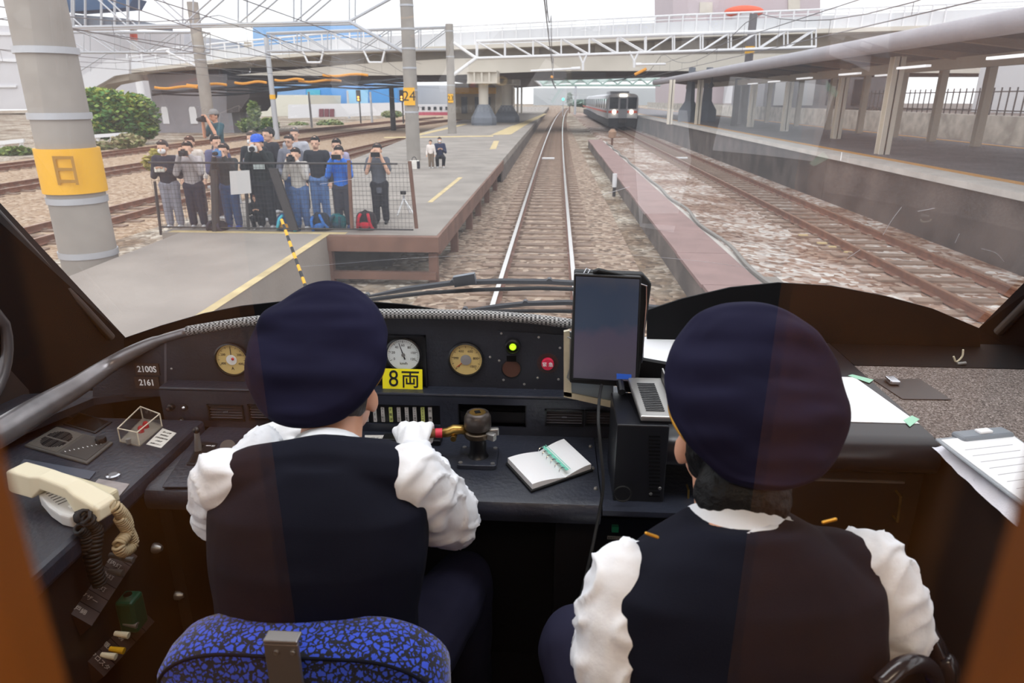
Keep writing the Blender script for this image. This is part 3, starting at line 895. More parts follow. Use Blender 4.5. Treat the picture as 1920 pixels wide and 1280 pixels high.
# guard rail, bushes and tree
gr = thing('guard_rail', 'white guard rail in front of the green tree', 'guard rail', P(200, 270, Y=42))
slab([(148, 254), (238, 248), (238, 254), (148, 261)], 42, .1).build('rail', M_WHITE, gr)
for px in (152, 180, 206, 232): slab([(px, 254), (px + 5, 254), (px + 5, 270), (px, 271)], 42.1, .15).build('post', M_WHITE, gr)
gr = thing('guard_rail', 'white guard rail left of the near pole', 'guard rail', P(20, 280, Y=38))
slab([(-20, 266), (44, 260), (44, 267), (-20, 274)], 38, .1).build('rail', M_WHITE, gr)
for px in (0, 36): slab([(px, 266), (px + 5, 266), (px + 5, 282), (px, 283)], 38.1, .15).build('post', M_WHITE, gr)
def leafy(name, label, cat, blobs, n, size, cols, trunk=True, Y=45):
    cx = blobs[0]
    base = P(cx[0], cx[1] + cx[3] * 1.6, Y=Y)
    base.z = -.2
    t = thing(name, label, cat, base)
    zc = (base - CAM).dot(FW)
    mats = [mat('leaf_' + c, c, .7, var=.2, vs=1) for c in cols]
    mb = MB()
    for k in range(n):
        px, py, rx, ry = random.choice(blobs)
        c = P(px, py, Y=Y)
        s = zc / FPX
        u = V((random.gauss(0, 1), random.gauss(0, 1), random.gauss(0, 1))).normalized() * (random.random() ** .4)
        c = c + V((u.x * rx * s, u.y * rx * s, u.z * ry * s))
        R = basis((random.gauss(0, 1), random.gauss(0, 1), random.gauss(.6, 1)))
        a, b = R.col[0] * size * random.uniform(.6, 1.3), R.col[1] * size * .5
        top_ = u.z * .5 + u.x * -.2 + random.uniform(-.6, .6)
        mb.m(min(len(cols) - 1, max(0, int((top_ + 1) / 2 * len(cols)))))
        mb.quad(c - a, c + b, c + a, c - b)
    mb.build('foliage', mats, t)
    if trunk:
        m = MB()
        for px, py, rx, ry in blobs: m.tube([base, lerp(base, P(px, py, Y=Y), .6) + V((0, .1, .3)), P(px, py, Y=Y)], [.16, .1, .04], 6)
        m.build('trunk', M_RUSTB, t)
    return t
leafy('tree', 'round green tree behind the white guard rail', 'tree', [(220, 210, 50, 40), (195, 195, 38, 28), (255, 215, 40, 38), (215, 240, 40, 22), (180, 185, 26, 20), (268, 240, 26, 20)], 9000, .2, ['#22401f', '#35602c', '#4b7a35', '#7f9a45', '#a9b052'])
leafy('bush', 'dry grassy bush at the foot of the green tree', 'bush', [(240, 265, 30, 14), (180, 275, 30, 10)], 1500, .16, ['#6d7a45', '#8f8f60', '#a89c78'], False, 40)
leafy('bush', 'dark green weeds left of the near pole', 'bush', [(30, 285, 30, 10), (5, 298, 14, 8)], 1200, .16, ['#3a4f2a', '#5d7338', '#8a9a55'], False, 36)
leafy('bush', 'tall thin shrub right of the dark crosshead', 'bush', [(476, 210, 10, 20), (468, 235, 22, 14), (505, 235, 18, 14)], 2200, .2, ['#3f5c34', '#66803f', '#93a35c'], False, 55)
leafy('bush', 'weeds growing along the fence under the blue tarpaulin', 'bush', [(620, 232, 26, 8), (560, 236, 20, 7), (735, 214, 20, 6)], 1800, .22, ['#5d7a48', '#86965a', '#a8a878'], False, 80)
leafy('bush', 'yellowish weeds on the track behind the masked spectator', 'bush', [(285, 305, 16, 16), (292, 290, 8, 10)], 500, .1, ['#7a8438', '#a8a050', '#c0b060'], False, 21)
leafy('tree', 'haze-paled conifer far down the line beyond the footbridge', 'tree', [(1068, 186, 4, 12)], 500, .4, ['#aab6b0', '#b8c2bc'], True, 150)  # distance haze is mixed into these pale leaf colours
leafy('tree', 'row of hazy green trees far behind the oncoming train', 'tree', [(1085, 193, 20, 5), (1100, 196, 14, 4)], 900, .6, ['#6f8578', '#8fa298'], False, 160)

# signals of the yard
for px, py, lb in ((672, 182, 'black signal head with orange lights beside the blue tarpaulin'), (753, 182, 'black signal head with orange lights beside the 24 pole')):
    q = P(px, py, Y=85)
    s = thing('railway_signal', lb, 'signal', (q.x, 85, -.2))
    MB().cyl((q.x, 85.3, -.2), (q.x, 85.3, q.z), .09, 8).build('signal_post', M_IRON, s)
    h = MB().box(q.x - .25, q.x + .25, 84.9, 85.2, q.z - .5, q.z + .8).build('signal_head', M_BLK, s, bevel=.05)
    ORG[h.name] = ORG[s.name]
    for dz in (0, -.3): MB().ell((q.x, 84.88, q.z + dz), (.12, .05, .12), nu=10, nv=6).build('signal_lamp', mat('signal_orange', (1, .35, .05), .3, emit=3), h)
g = P(1195 * .0 + 1056, 186, Y=120)
s = thing('railway_signal', 'green lit signal far down the main track', 'signal', (g.x, 120, -.2))
MB().cyl((g.x, 120, -.2), (g.x, 120, g.z), .08, 8).build('signal_post', M_GALV, s)
MB().ell((g.x, 119.8, g.z), (.22, .1, .22), nu=10, nv=6).build('signal_lamp', mat('signal_green', (.1, 1, .6), .3, emit=1.5), s)

# overhead wires
M_WIRE = mat('overhead_wire', '#6d6a6c', .6)
for i, (x, z, lb) in enumerate(((-.2, 4.02, 'contact wire above the main track'), (6.3, 4.02, 'contact wire above the rusty track by the high platform'), (-10.9, 4.1, 'contact wire above the yard track closest to the low platform'), (-17.6, 4.1, 'contact wire above the middle yard track'), (-23.2, 4.1, 'contact wire above the yard track by the tree'))):
    t = thing('overhead_wire', lb, 'wire', (x, 3, z), 'overhead wires')
    MB().cyl((x, 2, z), (x, 120, z), .012, 5).build('contact_wire', M_WIRE, t)
    pts = []
    for k in range(29):
        y = 2 + k * 1.97
        u = ((y - b24.y) % 20) / 20
        pts.append((x, y, z + .22 + 1.0 * (2 * u - 1) ** 2))
    MB().tube(pts, .012, 5).build('messenger_wire', M_WIRE, t)
    m = MB()
    for k in range(2, 27, 2): m.cyl((pts[k][0], pts[k][1], z), pts[k], .006, 4)
    m.build('dropper', M_WIRE, t)
for i, (a, b) in enumerate((((150, -20), (800, 205)), ((262, -10), (760, 150)), ((430, -10), (790, 120)), ((20, 30), (700, 165)), ((1640, -10), (1240, 120)))):
    tag(MB().cyl(P(*a, Y=14), P(*b, Y=54), .012, 5).build('feeder_cable', M_WIRE), ('sagging feeder cable crossing above the yard', 'sagging feeder cable crossing above the yard', 'sagging feeder cable crossing above the yard', 'sagging feeder cable crossing above the yard', 'feeder cable crossing in front of the bridge above the platform roof')[i], 'cable', 'feeder cables above the yard' if i < 4 else None)
for (px, py, lb) in ((1126, 160, 'orange insulator and loop on the wire over the main track'),):
    pass
for i, (a, b, c) in enumerate((((1036, 142), (1034, 146), (1042, 165)), ((1212, 129), (1190, 140), (1150, 152)))):
    t = thing('insulator_jumper', ('orange insulator with black jumper hanging over the main track', 'orange insulator with black jumper beside the platform roof')[i], 'insulator', P(*a, Y=b23.y))
    MB().cyl(P(*a, Y=b23.y), P(*b, Y=b23.y), .09, 8).build('insulator', M_ORNG, t)
    MB().tube([P(*b, Y=b23.y), lerp(P(*b, Y=b23.y), P(*c, Y=b23.y + 1), .5) - V((0, 0, .08)), P(*c, Y=b23.y + 1)], .035, 6).build('jumper', M_BLK, t)
# ================================================================ CAB
M_PAN = mat('panel_black', '#22242d', .5, var=.25, vs=9, bump=.12, bs=160)
M_DSK = mat('desk_black', '#282b36', .36, var=.3, vs=7, bump=.1, bs=90, spec=.6)
M_DARK = mat('cab_dark', '#141215', .6)
M_BRN = mat('cab_dark_brown', '#2a201d', .5, var=.15, vs=4)
M_COWL = mat('cowl_black', '#060609', .7, spec=.2)
M_RUB = mat('black_rubber', '#0d0d0f', .65)
M_PLAS = mat('black_plastic', '#101014', .35)
M_CHR = mat('chrome', '#d8d8dc', .18, metal=1)
M_STEEL = mat('brushed_steel', '#a9a7a4', .38, metal=.8)
M_BRASS = mat('brass', '#a5864a', .3, metal=.9, var=.2, vs=30)
M_PAPER = mat('paper', '#f2f2f4', .7)
M_INK = mat('ink', '#2a2a2e', .7)
M_BEIGE = mat('phone_beige', '#e6dcc0', .4)
M_DIALC = mat('dial_cream', '#d2b878', .5, var=.05, vs=20)
M_DIALW = mat('dial_white', '#dfe4e2', .5)
M_WOOD = mat('brown_wood', '#7c460f', .45, var=.2, vs=5)
G_THIN = glass('thin_clear_cover', (.97, .97, .97), 1.45, .0, .6)
FLZ = 1.1

def PW(px, py):
    d = P(px, py, D=1.0) - CAM
    n = V((0, math.cos(rad(33)), math.sin(rad(33))))
    t = (V((0, 2.1, 1.93)) - CAM).dot(n) / d.dot(n)
    return CAM + d * t
def QZ(pts, z): return [P(x, y, Z=z) for x, y in pts]
def QY(pts, y_): return [P(x, y, Y=y_) for x, y in pts]
DN = V((0, 0, -1))

# shell ---------------------------------------------------------------------
struct(MB().box(-1.55, 1.55, -2.4, 2.2, 1.02, FLZ).build('floor', mat('cab_floor', '#19161a', .8)))
struct(MB().box(-1.6, 1.6, -2.4, 1.26, 3.24, 3.3).build('ceiling', mat('cab_ceiling', '#c9c6bf', .8)))
struct(MB().box(-1.6, 1.6, 2.02, 2.1, 1.0, 1.7).build('wall_front', M_COWL))
for sx, nm in ((-1, 'left'), (1, 'right')):
    x0, x1 = sorted((sx * 1.5, sx * 1.56))
    m = MB().box(x0, x1, -2.4, 2.1, 1.02, 1.84).box(x0, x1, -2.4, 1.3, 2.95, 3.24)
    m.box(x0, x1, -.3, .1, 1.84, 2.95).box(x0, x1, -2.4, -2.2, 1.84, 2.95)
    struct(m.build('wall_' + nm, M_BRN))
A0, A1 = PW(235, 632), PW(0, 380)
B0, B1 = PW(1835, 615), PW(1920, 530)
A1 = lerp(A0, A1, (3.2 - A0.z) / (A1.z - A0.z))
B1 = lerp(B0, B1, (3.2 - B0.z) / (B1.z - B0.z))
def bulge(p): return V((p.x, p.y + .085 * (1.45 ** 2 - min(p.x * p.x, 1.45 ** 2)), p.z))
gm = MB()
gv = [bulge(lerp(lerp(A0, B0, i / 40), lerp(A1, B1, i / 40), j / 6)) for i in range(41) for j in range(7)]
gm.add(gv, [(i * 7 + j, (i + 1) * 7 + j, (i + 1) * 7 + j + 1, i * 7 + j + 1) for i in range(40) for j in range(6)])
win = struct(gm.build('window_1', glass('windshield_glass', (.97, .97, .97), 1.5, .05, 3.0), smooth=True))
def pillar(nm, e0, e1, sx):
    c0, c1 = V((sx * 1.5, 1.72, 1.84)), V((sx * 1.5, .95, 3.24))
    struct(MB().prism([e0, e1, c1], V((sx * .05, .05, 0))).prism([e0, c1, c0], V((sx * .05, .05, 0))).prism([e0, c0, V((sx * 1.5, 1.72, 1.6)), V((e0.x, 2.08, 1.6))], V((sx * .05, .05, 0))).build(nm, mat('pillar_dark', '#0b090c', .7, spec=.12)))
    inn = V((-sx * -.045, -.05, -.0))
    return MB().tube([lerp(lerp(e0, e1, t), lerp(c0, c1, t), .12) + V((-sx * .008, -.008, 0)) for t in (.02, .3, .6, 1)], .014, 10).build('trim_11' if sx < 0 else 'trim_12', mat('gasket_grey', '#4a4648', .35), smooth=True)
struct(pillar('pillar_left', A0, A1, -1))
struct(pillar('pillar_right', B0, B1, 1))
for sx, nm in ((-1, 'window_2'), (1, 'window_3')):
    struct(MB().quad((sx * 1.53, .1, 1.84), (sx * 1.53, 1.7, 1.84), (sx * 1.53, 1.4, 2.95), (sx * 1.53, .1, 2.95)).build(nm, glass('side_glass', (.95, .95, .95), 1.5, .01)))
# rounded lower corner of the left side window
cw = MB()
cpts = [(-1.5, 1.49 + .2 * math.sin(rad(a)), 2.04 - .2 * math.cos(rad(a))) for a in range(0, 91, 10)]
cw.prism([(-1.5, 1.73, 1.84)] + cpts[::1] + [(-1.5, 1.62, 2.06)], (-.05, 0, 0))
struct(cw.build('trim_13', M_BRN))
MBt = MB().tube([(-1.49, .2, 1.85)] + [(-1.49, y - .005, z + .01) for _, y, z in cpts] + [(-1.49, 1.25, 2.9)], .015, 8)
struct(MBt.build('trim_14', mat('gasket_grey', '#4a4648', .35), smooth=True))
struct(slab([(232, 634), (300, 611), (380, 588), (450, 574), (540, 564), (600, 562), (680, 565), (760, 571), (832, 582), (840, 660), (235, 700)], 1.95, .008).build('cowl_left', M_COWL))
struct(slab([(1213, 582), (1280, 560), (1370, 539), (1460, 530), (1560, 536), (1660, 555), (1750, 579), (1838, 616), (1838, 740), (1213, 660)], 1.95, .008).build('cowl_right', M_COWL))

def PB(px, py, out=0.0):
    """point on the curved glass seen at a pixel, moved out by a distance along Y"""
    d = P(px, py, D=1.0) - CAM
    n = V((0, math.cos(rad(33)), math.sin(rad(33))))
    p = PW(px, py)
    for k in range(6):
        o_ = V((0, 2.1 + bulge(p).y - p.y + out, 1.93))
        p = CAM + d * ((o_ - CAM).dot(n) / d.dot(n))
    return p
M_SCR = mat('glass_scratch', '#e8e8ee', .6)
for pts_ in ([(1690, 388), (1672, 412), (1655, 440)], [(1840, 466), (1866, 474), (1882, 490)], [(1588, 484), (1612, 468)], [(1870, 512), (1884, 510)], [(1790, 455), (1798, 438)], [(1720, 396), (1752, 390)], [(1530, 560), (1700, 588), (1850, 606)], [(560, 500), (800, 482), (1080, 474), (1300, 488), (1520, 520)], [(600, 345), (690, 332)], [(1130, 365), (1180, 350)]):
    MB().tube(smoothpath([PB(x, y) - V((0, .002, 0)) for x, y in pts_], 6), .0005 if len(pts_) < 4 else .0003, 4).build('scratch', M_SCR, win)

# wipers outside the windscreen ------------------------------------------------
def wiper(label, arm_, blade, blk=None):
    t = thing('wiper', label, 'wiper', PW(*arm_[0]) + V((0, .08, 0)))
    off = V((0, .06, 0.0))
    MB().tube([PB(p[0], p[1], .06) for p in arm_], [.004] + [.010] * (len(arm_) - 1), 6).build('wiper_arm', mat('wiper_grey', '#45464c', .45), t)
    b = MB().tube([PB(p[0], p[1], .03) for p in blade], .007, 6)
    b.build('wiper_blade', M_RUB, t)
    for k in range(3):
        i = int((k + .5) / 3 * (len(arm_) - 1))
        MB().cyl(PB(arm_[i][0], arm_[i][1], .06) + V((0, -.012, .004)), PB(arm_[i][0], arm_[i][1], .06) + V((0, .012, .004)), .010, 8).build('wiper_joint', mat('wiper_grey', '#45464c', .45), t)
    if blk:
        MB().prism([PB(p[0], p[1], .04) for p in blk], (0, .03, 0)).build('wiper_head', mat('wiper_head', '#7a808a', .4), t, bevel=.003)
wiper('upper windscreen wiper with grey head block across the rails', [(688, 556), (760, 542), (850, 530), (940, 527), (1030, 528), (1140, 534)], [(690, 562), (800, 549), (900, 543), (1010, 540), (1140, 544)], [(848, 520), (889, 513), (893, 533), (852, 539)])
wiper('lower windscreen wiper just above the dashboard', [(872, 582), (930, 575), (985, 569), (1060, 567), (1160, 570), (1235, 577)], [(870, 584), (950, 583), (1040, 583), (1160, 584)])

# driver's console -------------------------------------------------------------
XC0, XC1 = -.9, .115
con = thing('driver_console', 'black driver console with gauges, vents and desk in front of the seated driver', 'console', (-.4, 1.45, FLZ))
nose = [(1.58, 1.81), (1.29, 1.81), (1.276, 1.805), (1.268, 1.792), (1.267, 1.775), (1.272, 1.76), (1.285, 1.752), (1.31, 1.75), (1.58, 1.75)]
MB().prism([(XC0, y, z) for y, z in nose], (XC1 - XC0, 0, 0)).build('desk_top', M_DSK, con, auto=35)
MB().prism(QZ([(304, 915), (368, 818), (545, 818), (545, 915)], 1.8105), (0, 0, .004)).build('desk_inset', M_DSK, con, bevel=.002)
MB().box(XC0, -.87, 1.31, 1.6, FLZ, 1.75).box(.02, .115, 1.4, 1.6, FLZ, 1.75).box(XC0, .115, 1.58, 1.63, FLZ, 1.75).build('pedestal', M_DARK, con)
RY, PY = 1.58, 1.63
# riser with openings: build as a frame of strips around the recesses
rz0, rz1 = 1.81, P(820, 744, Y=RY).z
holes = [((388, 757), (460, 789)), ((464, 757), (530, 789)), ((672, 757), (826, 798)), ((858, 757), (987, 798)), ((1022, 766), (1094, 799)), ((1097, 768), (1160, 799))]
hb = []
for a, b in holes:
    q0, q1 = P(*a, Y=RY), P(*b, Y=RY)
    hb.append((q0.x, q1.x, q1.z, q0.z))
xr0, xr1 = -1.02, .2
m = MB()
x = xr0
for h in hb:
    m.box(x, h[0], RY, RY + .02, rz0, rz1)
    m.box(h[0], h[1], RY, RY + .02, rz0, h[2]).box(h[0], h[1], RY, RY + .02, h[3], rz1)
    x = h[1]
m.box(x, xr1, RY, RY + .02, rz0, rz1)
m.build('riser_panel', M_DSK, con)
MB().box(xr0, xr1, RY, PY + .03, rz1, rz1 + .008).build('ledge', M_DSK, con, bevel=.003)
MB().box(xr0, xr1, RY + .05, RY + .06, rz0, rz1).build('riser_back', M_COWL, con)
for k in (0, 1, 4, 5):
    h = hb[k]
    v = thing('air_vent', None, None, (h[0], RY, h[2]))
    v.parent = con; v.location = V((h[0], RY, h[2])) - ORG[con.name]
    fr = MB()
    fr.box(h[0], h[1], RY - .004, RY + .01, h[3] - .004, h[3]).box(h[0], h[1], RY - .004, RY + .01, h[2], h[2] + .004)
    fr.box(h[0], h[0] + .004, RY - .004, RY + .01, h[2], h[3]).box(h[1] - .004, h[1], RY - .004, RY + .01, h[2], h[3])
    fr.build('vent_frame', M_PLAS, v)
    lv = MB()
    for i in range(1, 6):
        z = h[2] + (h[3] - h[2]) * i / 6
        lv.hexa([(h[0], RY, z - .001), (h[1], RY, z - .001), (h[1], RY + .015, z + .002), (h[0], RY + .015, z + .002), (h[0], RY, z), (h[1], RY, z), (h[1], RY + .015, z + .003), (h[0], RY + .015, z + .003)])
    lv.box((h[0] + h[1]) / 2 - .006, (h[0] + h[1]) / 2 + .006, RY - .003, RY + .004, (h[2] + h[3]) / 2, (h[2] + h[3]) / 2 + .004)
    lv.build('louvres', mat('vent_grey', '#545258', .45), v)
# indicator strip
h = hb[2]
ist = MB().box(h[0], h[1], RY + .008, RY + .02, h[2], h[3]).build('indicator_strip', M_PLAS, con)
for i, (cx, tx) in enumerate(((686, ''), (702, 'ATS'), (717, 'ATS動作'), (732, 'P電源'), (747, 'パターン接近'), (762, 'ブレーキ動作'), (777, 'ブレーキ開放'), (792, 'ATSーP'), (806, '故障'))):
    q0, q1 = P(cx - 4, 765, Y=RY), P(cx + 4, 792, Y=RY)
    lamp = MB().m(0).box(q0.x, q1.x, RY + .004, RY + .009, q1.z, q0.z)
    if tx:
        step = (q0.z - q1.z) / len(tx)
        for k, c in enumerate(tx):
            lamp.m(1).text(c, min(.0085, step * .95), ((q0.x + q1.x) / 2, RY + .0039, q0.z - (k + .5) * step), (1, 0, 0), (0, -1, 0), ext=.0001)
    lamp.build('indicator_lamp', [mat('indicator_lit', '#cfd880', .5) if i in (3, 7) else mat('indicator_white', '#c9c5c2', .5), M_INK], con)
h = hb[3]
ty = MB().box(h[0], h[1], RY + .045, RY + .055, h[2], h[3]).box(h[0], h[1], RY, RY + .05, h[2] - .003, h[2])
ty.box(h[0], h[0] + .003, RY, RY + .05, h[2], h[3]).box(h[1] - .003, h[1], RY, RY + .05, h[2], h[3])
ty.box(h[0] + .004, h[1] - .004, RY + .012, RY + .02, h[2], h[2] + (h[3] - h[2]) * .55)
ty.build('tray_recess', M_PLAS, con)
# instrument panel
toprow = [(174, 706), (205, 684), (250, 660), (300, 640), (350, 626), (420, 613), (480, 606), (600, 597), (750, 595), (900, 598), (1000, 605), (1066, 613)]
MB().prism(QY(toprow + [(1066, 744), (840, 738), (500, 738), (174, 746)], PY), (0, .03, 0)).build('instrument_panel', M_PAN, con)
MB().prism(QY([(308, 641), (312, 640), (312, 742), (308, 742)], PY - .0006), (0, .001, 0)).build('panel_seam', mat('seam', '#55535a', .5), con)
wv = mat('braided_trim', '#a6a3a0', .5)
nt = wv.node_tree
tc = nt.nodes.new('ShaderNodeTexCoord'); bk = nt.nodes.new('ShaderNodeTexChecker'); bk.inputs['Scale'].default_value = 190
bk.inputs[1].default_value = (.42, .41, .40, 1); bk.inputs[2].default_value = (.03, .03, .03, 1)
nt.links.new(tc.outputs['Object'], bk.inputs['Vector']); nt.links.new(bk.outputs['Color'], nt.nodes['Principled BSDF'].inputs['Base Color'])
pts = smoothpath(QY([(352, 620), (420, 609), (480, 601), (600, 590), (750, 588), (900, 591), (1000, 598), (1072, 607)], PY - .005), 5)
MB().tube(pts, .0125, 12).build('braided_edge_trim', wv, con, smooth=True)
rl = smoothpath([P(354, 621, Y=PY), P(300, 637, Y=PY - .0), P(250, 659, Y=1.62), P(200, 688, Y=1.59), P(140, 727, Y=1.5), P(80, 762, Y=1.42), P(10, 805, Y=1.33), P(-80, 855, Y=1.22)], 5)
MB().tube(rl, [.012] * 6 + [.015 + .018 * min(1, k / 22) for k in range(len(rl) - 6)], 12).build('side_rail', mat('sheen_toned_rail', '#7d7a7c', .28, var=.3, vs=12, metal=.5), con, smooth=True)  # black rail toned grey: its window highlight is put into the colour

def panel_disc(px, py, r, y0, y1): return P(px, py, Y=PY)
def gauge(nm, px, py, r, dial, ticks, nums, a0, a1, needle, ncol, extra=None):
    c = P(px, py, Y=PY)
    g = MB().lathe([(r * 1.12, 0), (r * 1.12, .008), (r * 1.03, .010), (r * 1.0, .004), (r * .98, .004)], c, (0, -1, 0), 40).build(nm, M_PLAS, con, auto=40)
    D = MB()
    D.lathe([(r * .99, .0041), (r * .99, .0046)], c, (0, -1, 0), 40)
    D.build('dial', dial, g)
    T = MB()
    yy = c.y - .0052
    def pol(a, rr): return V((c.x + rr * math.sin(rad(a)), yy, c.z + rr * math.cos(rad(a))))
    for i in range(ticks + 1):
        a = a0 + (a1 - a0) * i / ticks
        big = i % 5 == 0
        p0, p1 = pol(a, r * .92), pol(a, r * (.78 if big else .85))
        d = (p1 - p0).cross(V((0, 1, 0))).normalized() * (.0006 if big else .00035)
        T.quad(p0 - d, p0 + d, p1 + d, p1 - d)
    for i, tx in enumerate(nums):
        a = a0 + (a1 - a0) * i / (len(nums) - 1)
        if tx: T.text(tx, r * .22, pol(a, r * .62), (1, 0, 0), (0, -1, 0), ext=.0001)
    if extra: extra(T, c, r)
    T.build('dial_marks', M_INK, g)
    H = MB()
    yy = c.y - .0062
    p0, p1 = pol(needle + 180, r * .3), pol(needle, r * .8)
    d = (p1 - p0).cross(V((0, 1, 0))).normalized() * .0011
    H.prism([p0 - d * 1.5, p0 + d * 1.5, p1 + d * .5, p1 - d * .5], (0, .0006, 0))
    H.build('needle', ncol, g)
    hub = MB().lathe([(r * (.34 if dial is not M_DIALW else .12), .0058), (r * (.34 if dial is not M_DIALW else .12), .0066)], c, (0, -1, 0), 24)
    hub.build('hub', mat('hub_white', '#e4e2de', .4) if nm == 'ammeter' else M_STEEL, g)
    return g
def ex_a(T, c, r):
    T.text('A', r * .3, (c.x, c.y - .0052, c.z - r * .6), (1, 0, 0), (0, -1, 0), ext=.0001)
ga = gauge('ammeter', 436, 673, .0415, M_DIALC, 50, ['400', '200', '', '200', '400'], -115, 115, 0, M_INK, ex_a)
MB().ell(P(436, 673, Y=PY - .008), (.004, .002, .004), nu=10, nv=6).build('red_pivot', mat('red_dot', '#c83030', .4), ga)
hs_ = MB()
q0, q1 = P(700, 626, Y=PY), P(803, 727, Y=PY)
hs_.box(q0.x, q1.x, PY - .012, PY, q0.z - .004, q0.z).box(q1.x - .004, q1.x, PY - .012, PY, q1.z, q0.z).box(q0.x, q1.x, PY - .003, PY, q1.z, q0.z)
hs_.build('speedometer_bezel', M_PLAS, con)
def ex_s(T, c, r): T.text('km/h', r * .24, (c.x, c.y - .0052, c.z - r * .55), (1, 0, 0), (0, -1, 0), ext=.0001)
gauge('speedometer', 757, 664, .0425, M_DIALW, 30, ['0', '20', '40', '60', '80', '100', '120'], -115, 115, -17, M_INK, ex_s)
gauge('pressure_gauge', 874, 673, .0415, M_DIALC, 50, ['0', '200', '400', '600', '800', '1000'], -135, 135, -130, mat('needle_red', '#c5402a', .5))
# switch plate with lamp, hole and emergency button
sp_ = MB().prism(QY([(931, 620), (1062, 628), (1062, 742), (931, 738)], PY - .003), (0, .003, 0)).build('switch_plate', M_PAN, con)
c = P(962, 648, Y=PY)
MB().lathe([(.02, .003), (.02, .02), (.016, .022), (.016, .008)], c + V((0, 0, .003)), (0, -1, 0), 24).build('lamp_hood', M_PLAS, con, auto=40)
MB().ell(c + V((0, -.012, .001)), (.009, .006, .009), nu=12, nv=8).build('green_lamp', mat('lime_lamp', (.55, .9, .02), .3, emit=.8), con, smooth=True)
c = P(959, 690, Y=PY)
MB().lathe([(.026, .0032), (.0265, .005), (.024, .0055), (.0235, .0035), (.02, .0034)], c, (0, -1, 0), 24).build('key_well', M_PLAS, con, auto=40)
MB().lathe([(.0232, .0036), (.0232, .0042)], c, (0, -1, 0), 24).build('well_bottom', mat('well_brown', '#54352a', .6), con)
MB().box(c.x - .012, c.x + .012, c.y - .0055, c.y - .0033, c.z + .02, c.z + .035).build('key_slot', M_COWL, con)
c = P(1027, 680, Y=PY)
bt = MB().lathe([(.016, .003), (.016, .012), (.0145, .014)], c, (0, -1, 0), 24).build('emergency_button', mat('button_red', '#d0274a', .35), con, auto=40)
MB().text('緊 急', .0125, c + V((0, -.0141, 0)), (1, 0, 0), (0, -1, 0)).build('button_lettering', M_PAPER, bt)
ck = MB()
for a in range(0, 360, 45):
    d = V((math.sin(rad(a)), 0, math.cos(rad(a)) * 1.25))
    ck.cyl(c + V((0, -.004, 0)) + d * .019, c + V((0, -.004, 0)) + d * .027, .0005, 4)
ck.lathe([(.0275, .0032), (.0275, .0036)], c, (0, -1, 0), 28)
ck.build('button_guard', mat('guard_brown', '#3a2422', .4), bt)
for px, py in ((940, 625), (1010, 632), (1050, 652), (1008, 708), (941, 730), (1047, 711), (944, 712), (936, 676), (919, 669), (322, 691), (1003, 731), (983, 720)):
    q = P(px, py, Y=PY - .003)
    MB().lathe([(.0035, 0), (.003, .002), (.001, .0028)], q, (0, -1, 0), 10).build('screw', M_STEEL, con)
for tx, y0 in (('2100S', 692), ('2161', 717)):
    q0, q1 = P(252, y0 - 12, Y=PY), P(301, y0 + 11, Y=PY)
    pt = MB().box(q0.x, q1.x, PY - .003, PY, q1.z, q0.z).build('number_plate', mat('plate_brown', '#3b2c25', .5), con)
    pt['label'] = 'dark brown plate with white ' + tx
    MB().text(tx, .0245, ((q0.x + q1.x) / 2, PY - .0031, (q0.z + q1.z) / 2), (1, 0, 0), (0, -1, 0), squash=.88, bold=.0004).build('plate_lettering', M_PAPER, pt)
# knob and bulbs on the riser
q = P(322, 762, Y=RY)
MB().lathe([(.010, 0), (.009, .008), (.006, .01), (.006, .02), (.002, .022)], q, (0, -1, 0), 14).build('selector_knob', M_PLAS, con, auto=40)
for px, py in ((346, 763), (341, 788)):
    q = P(px, py, Y=RY)
    b_ = MB().lathe([(.0095, 0), (.009, .004), (.007, .004)], q, (0, -1, 0), 14).build('bulb_socket', M_BRN, con)
    MB().ell(q + V((0, -.004, 0)), (.0055, .006, .0055), nu=10, nv=8).build('bulb', M_CHR, b_, smooth=True)
for (y0, y1, x0, x1, tx) in ((815, 826, 684, 790, 'ウインドワイパー高速'), (826, 835, 697, 780, 'ワイパー使用時注意'), (834, 841, 728, 780, '低速')):
    q = QZ([(x0, y1 + 1), (x1, y1 + 1), (x1, y0 + 1), (x0, y0 + 1)], 1.8105)
    lb = MB().m(0).prism(q, (0, 0, .0008))
    cc = (q[0] + q[2]) / 2
    lb.m(1).text(tx, .0115 if y0 == 815 else .009, cc + V((0, 0, .0009)), q[1] - q[0], (0, 0, 1), ext=.0001)
    lb.build('wiper_label', [mat('label_cream', '#d8d3ca', .6), M_INK], con)
MB().box(-.42, -.27, 1.51, 1.545, 1.811, 1.825).build('wiper_switch_box', M_PLAS, con, bevel=.003)
for px, py in ((1107, 838), (1117, 917), (1111, 879)):
    MB().lathe([(.005, 0), (.005, .003), (.003, .006)], P(px, py, Z=1.81), n=8).build('desk_bolt', M_STEEL, con)
# lever slot at the left of the desk
q = QZ([(350, 872), (387, 874), (408, 832), (374, 828)], 1.8146)
lp = MB().prism(q, (0, 0, .002)).build('lever_plate', M_PLAS, con)
MB().prism([lerp(lerp(q[0], q[1], a), lerp(q[3], q[2], a), b) + V((0, 0, .0022)) for a, b in ((.1, .1), (.35, .1), (.35, .85), (.1, .85))], (0, 0, .0006)).build('lever_slot', M_COWL, lp)
lvt = MB()
for k, (b, s) in enumerate(((.85, '前'), (.5, '切'), (.15, '後'))):
    pc_ = lerp(lerp(q[0], q[1], .6), lerp(q[3], q[2], .6), b) + V((0, 0, .0022))
    lvt.obox(pc_, (.012, .003, .0004)); lvt.text(s, .009, lerp(lerp(q[0], q[1], .85), lerp(q[3], q[2], .85), b) + V((0, 0, .0022)), (1, 0, 0), (0, 0, 1), ext=.0001)
lvt.build('lever_marks', M_PAPER, lp)
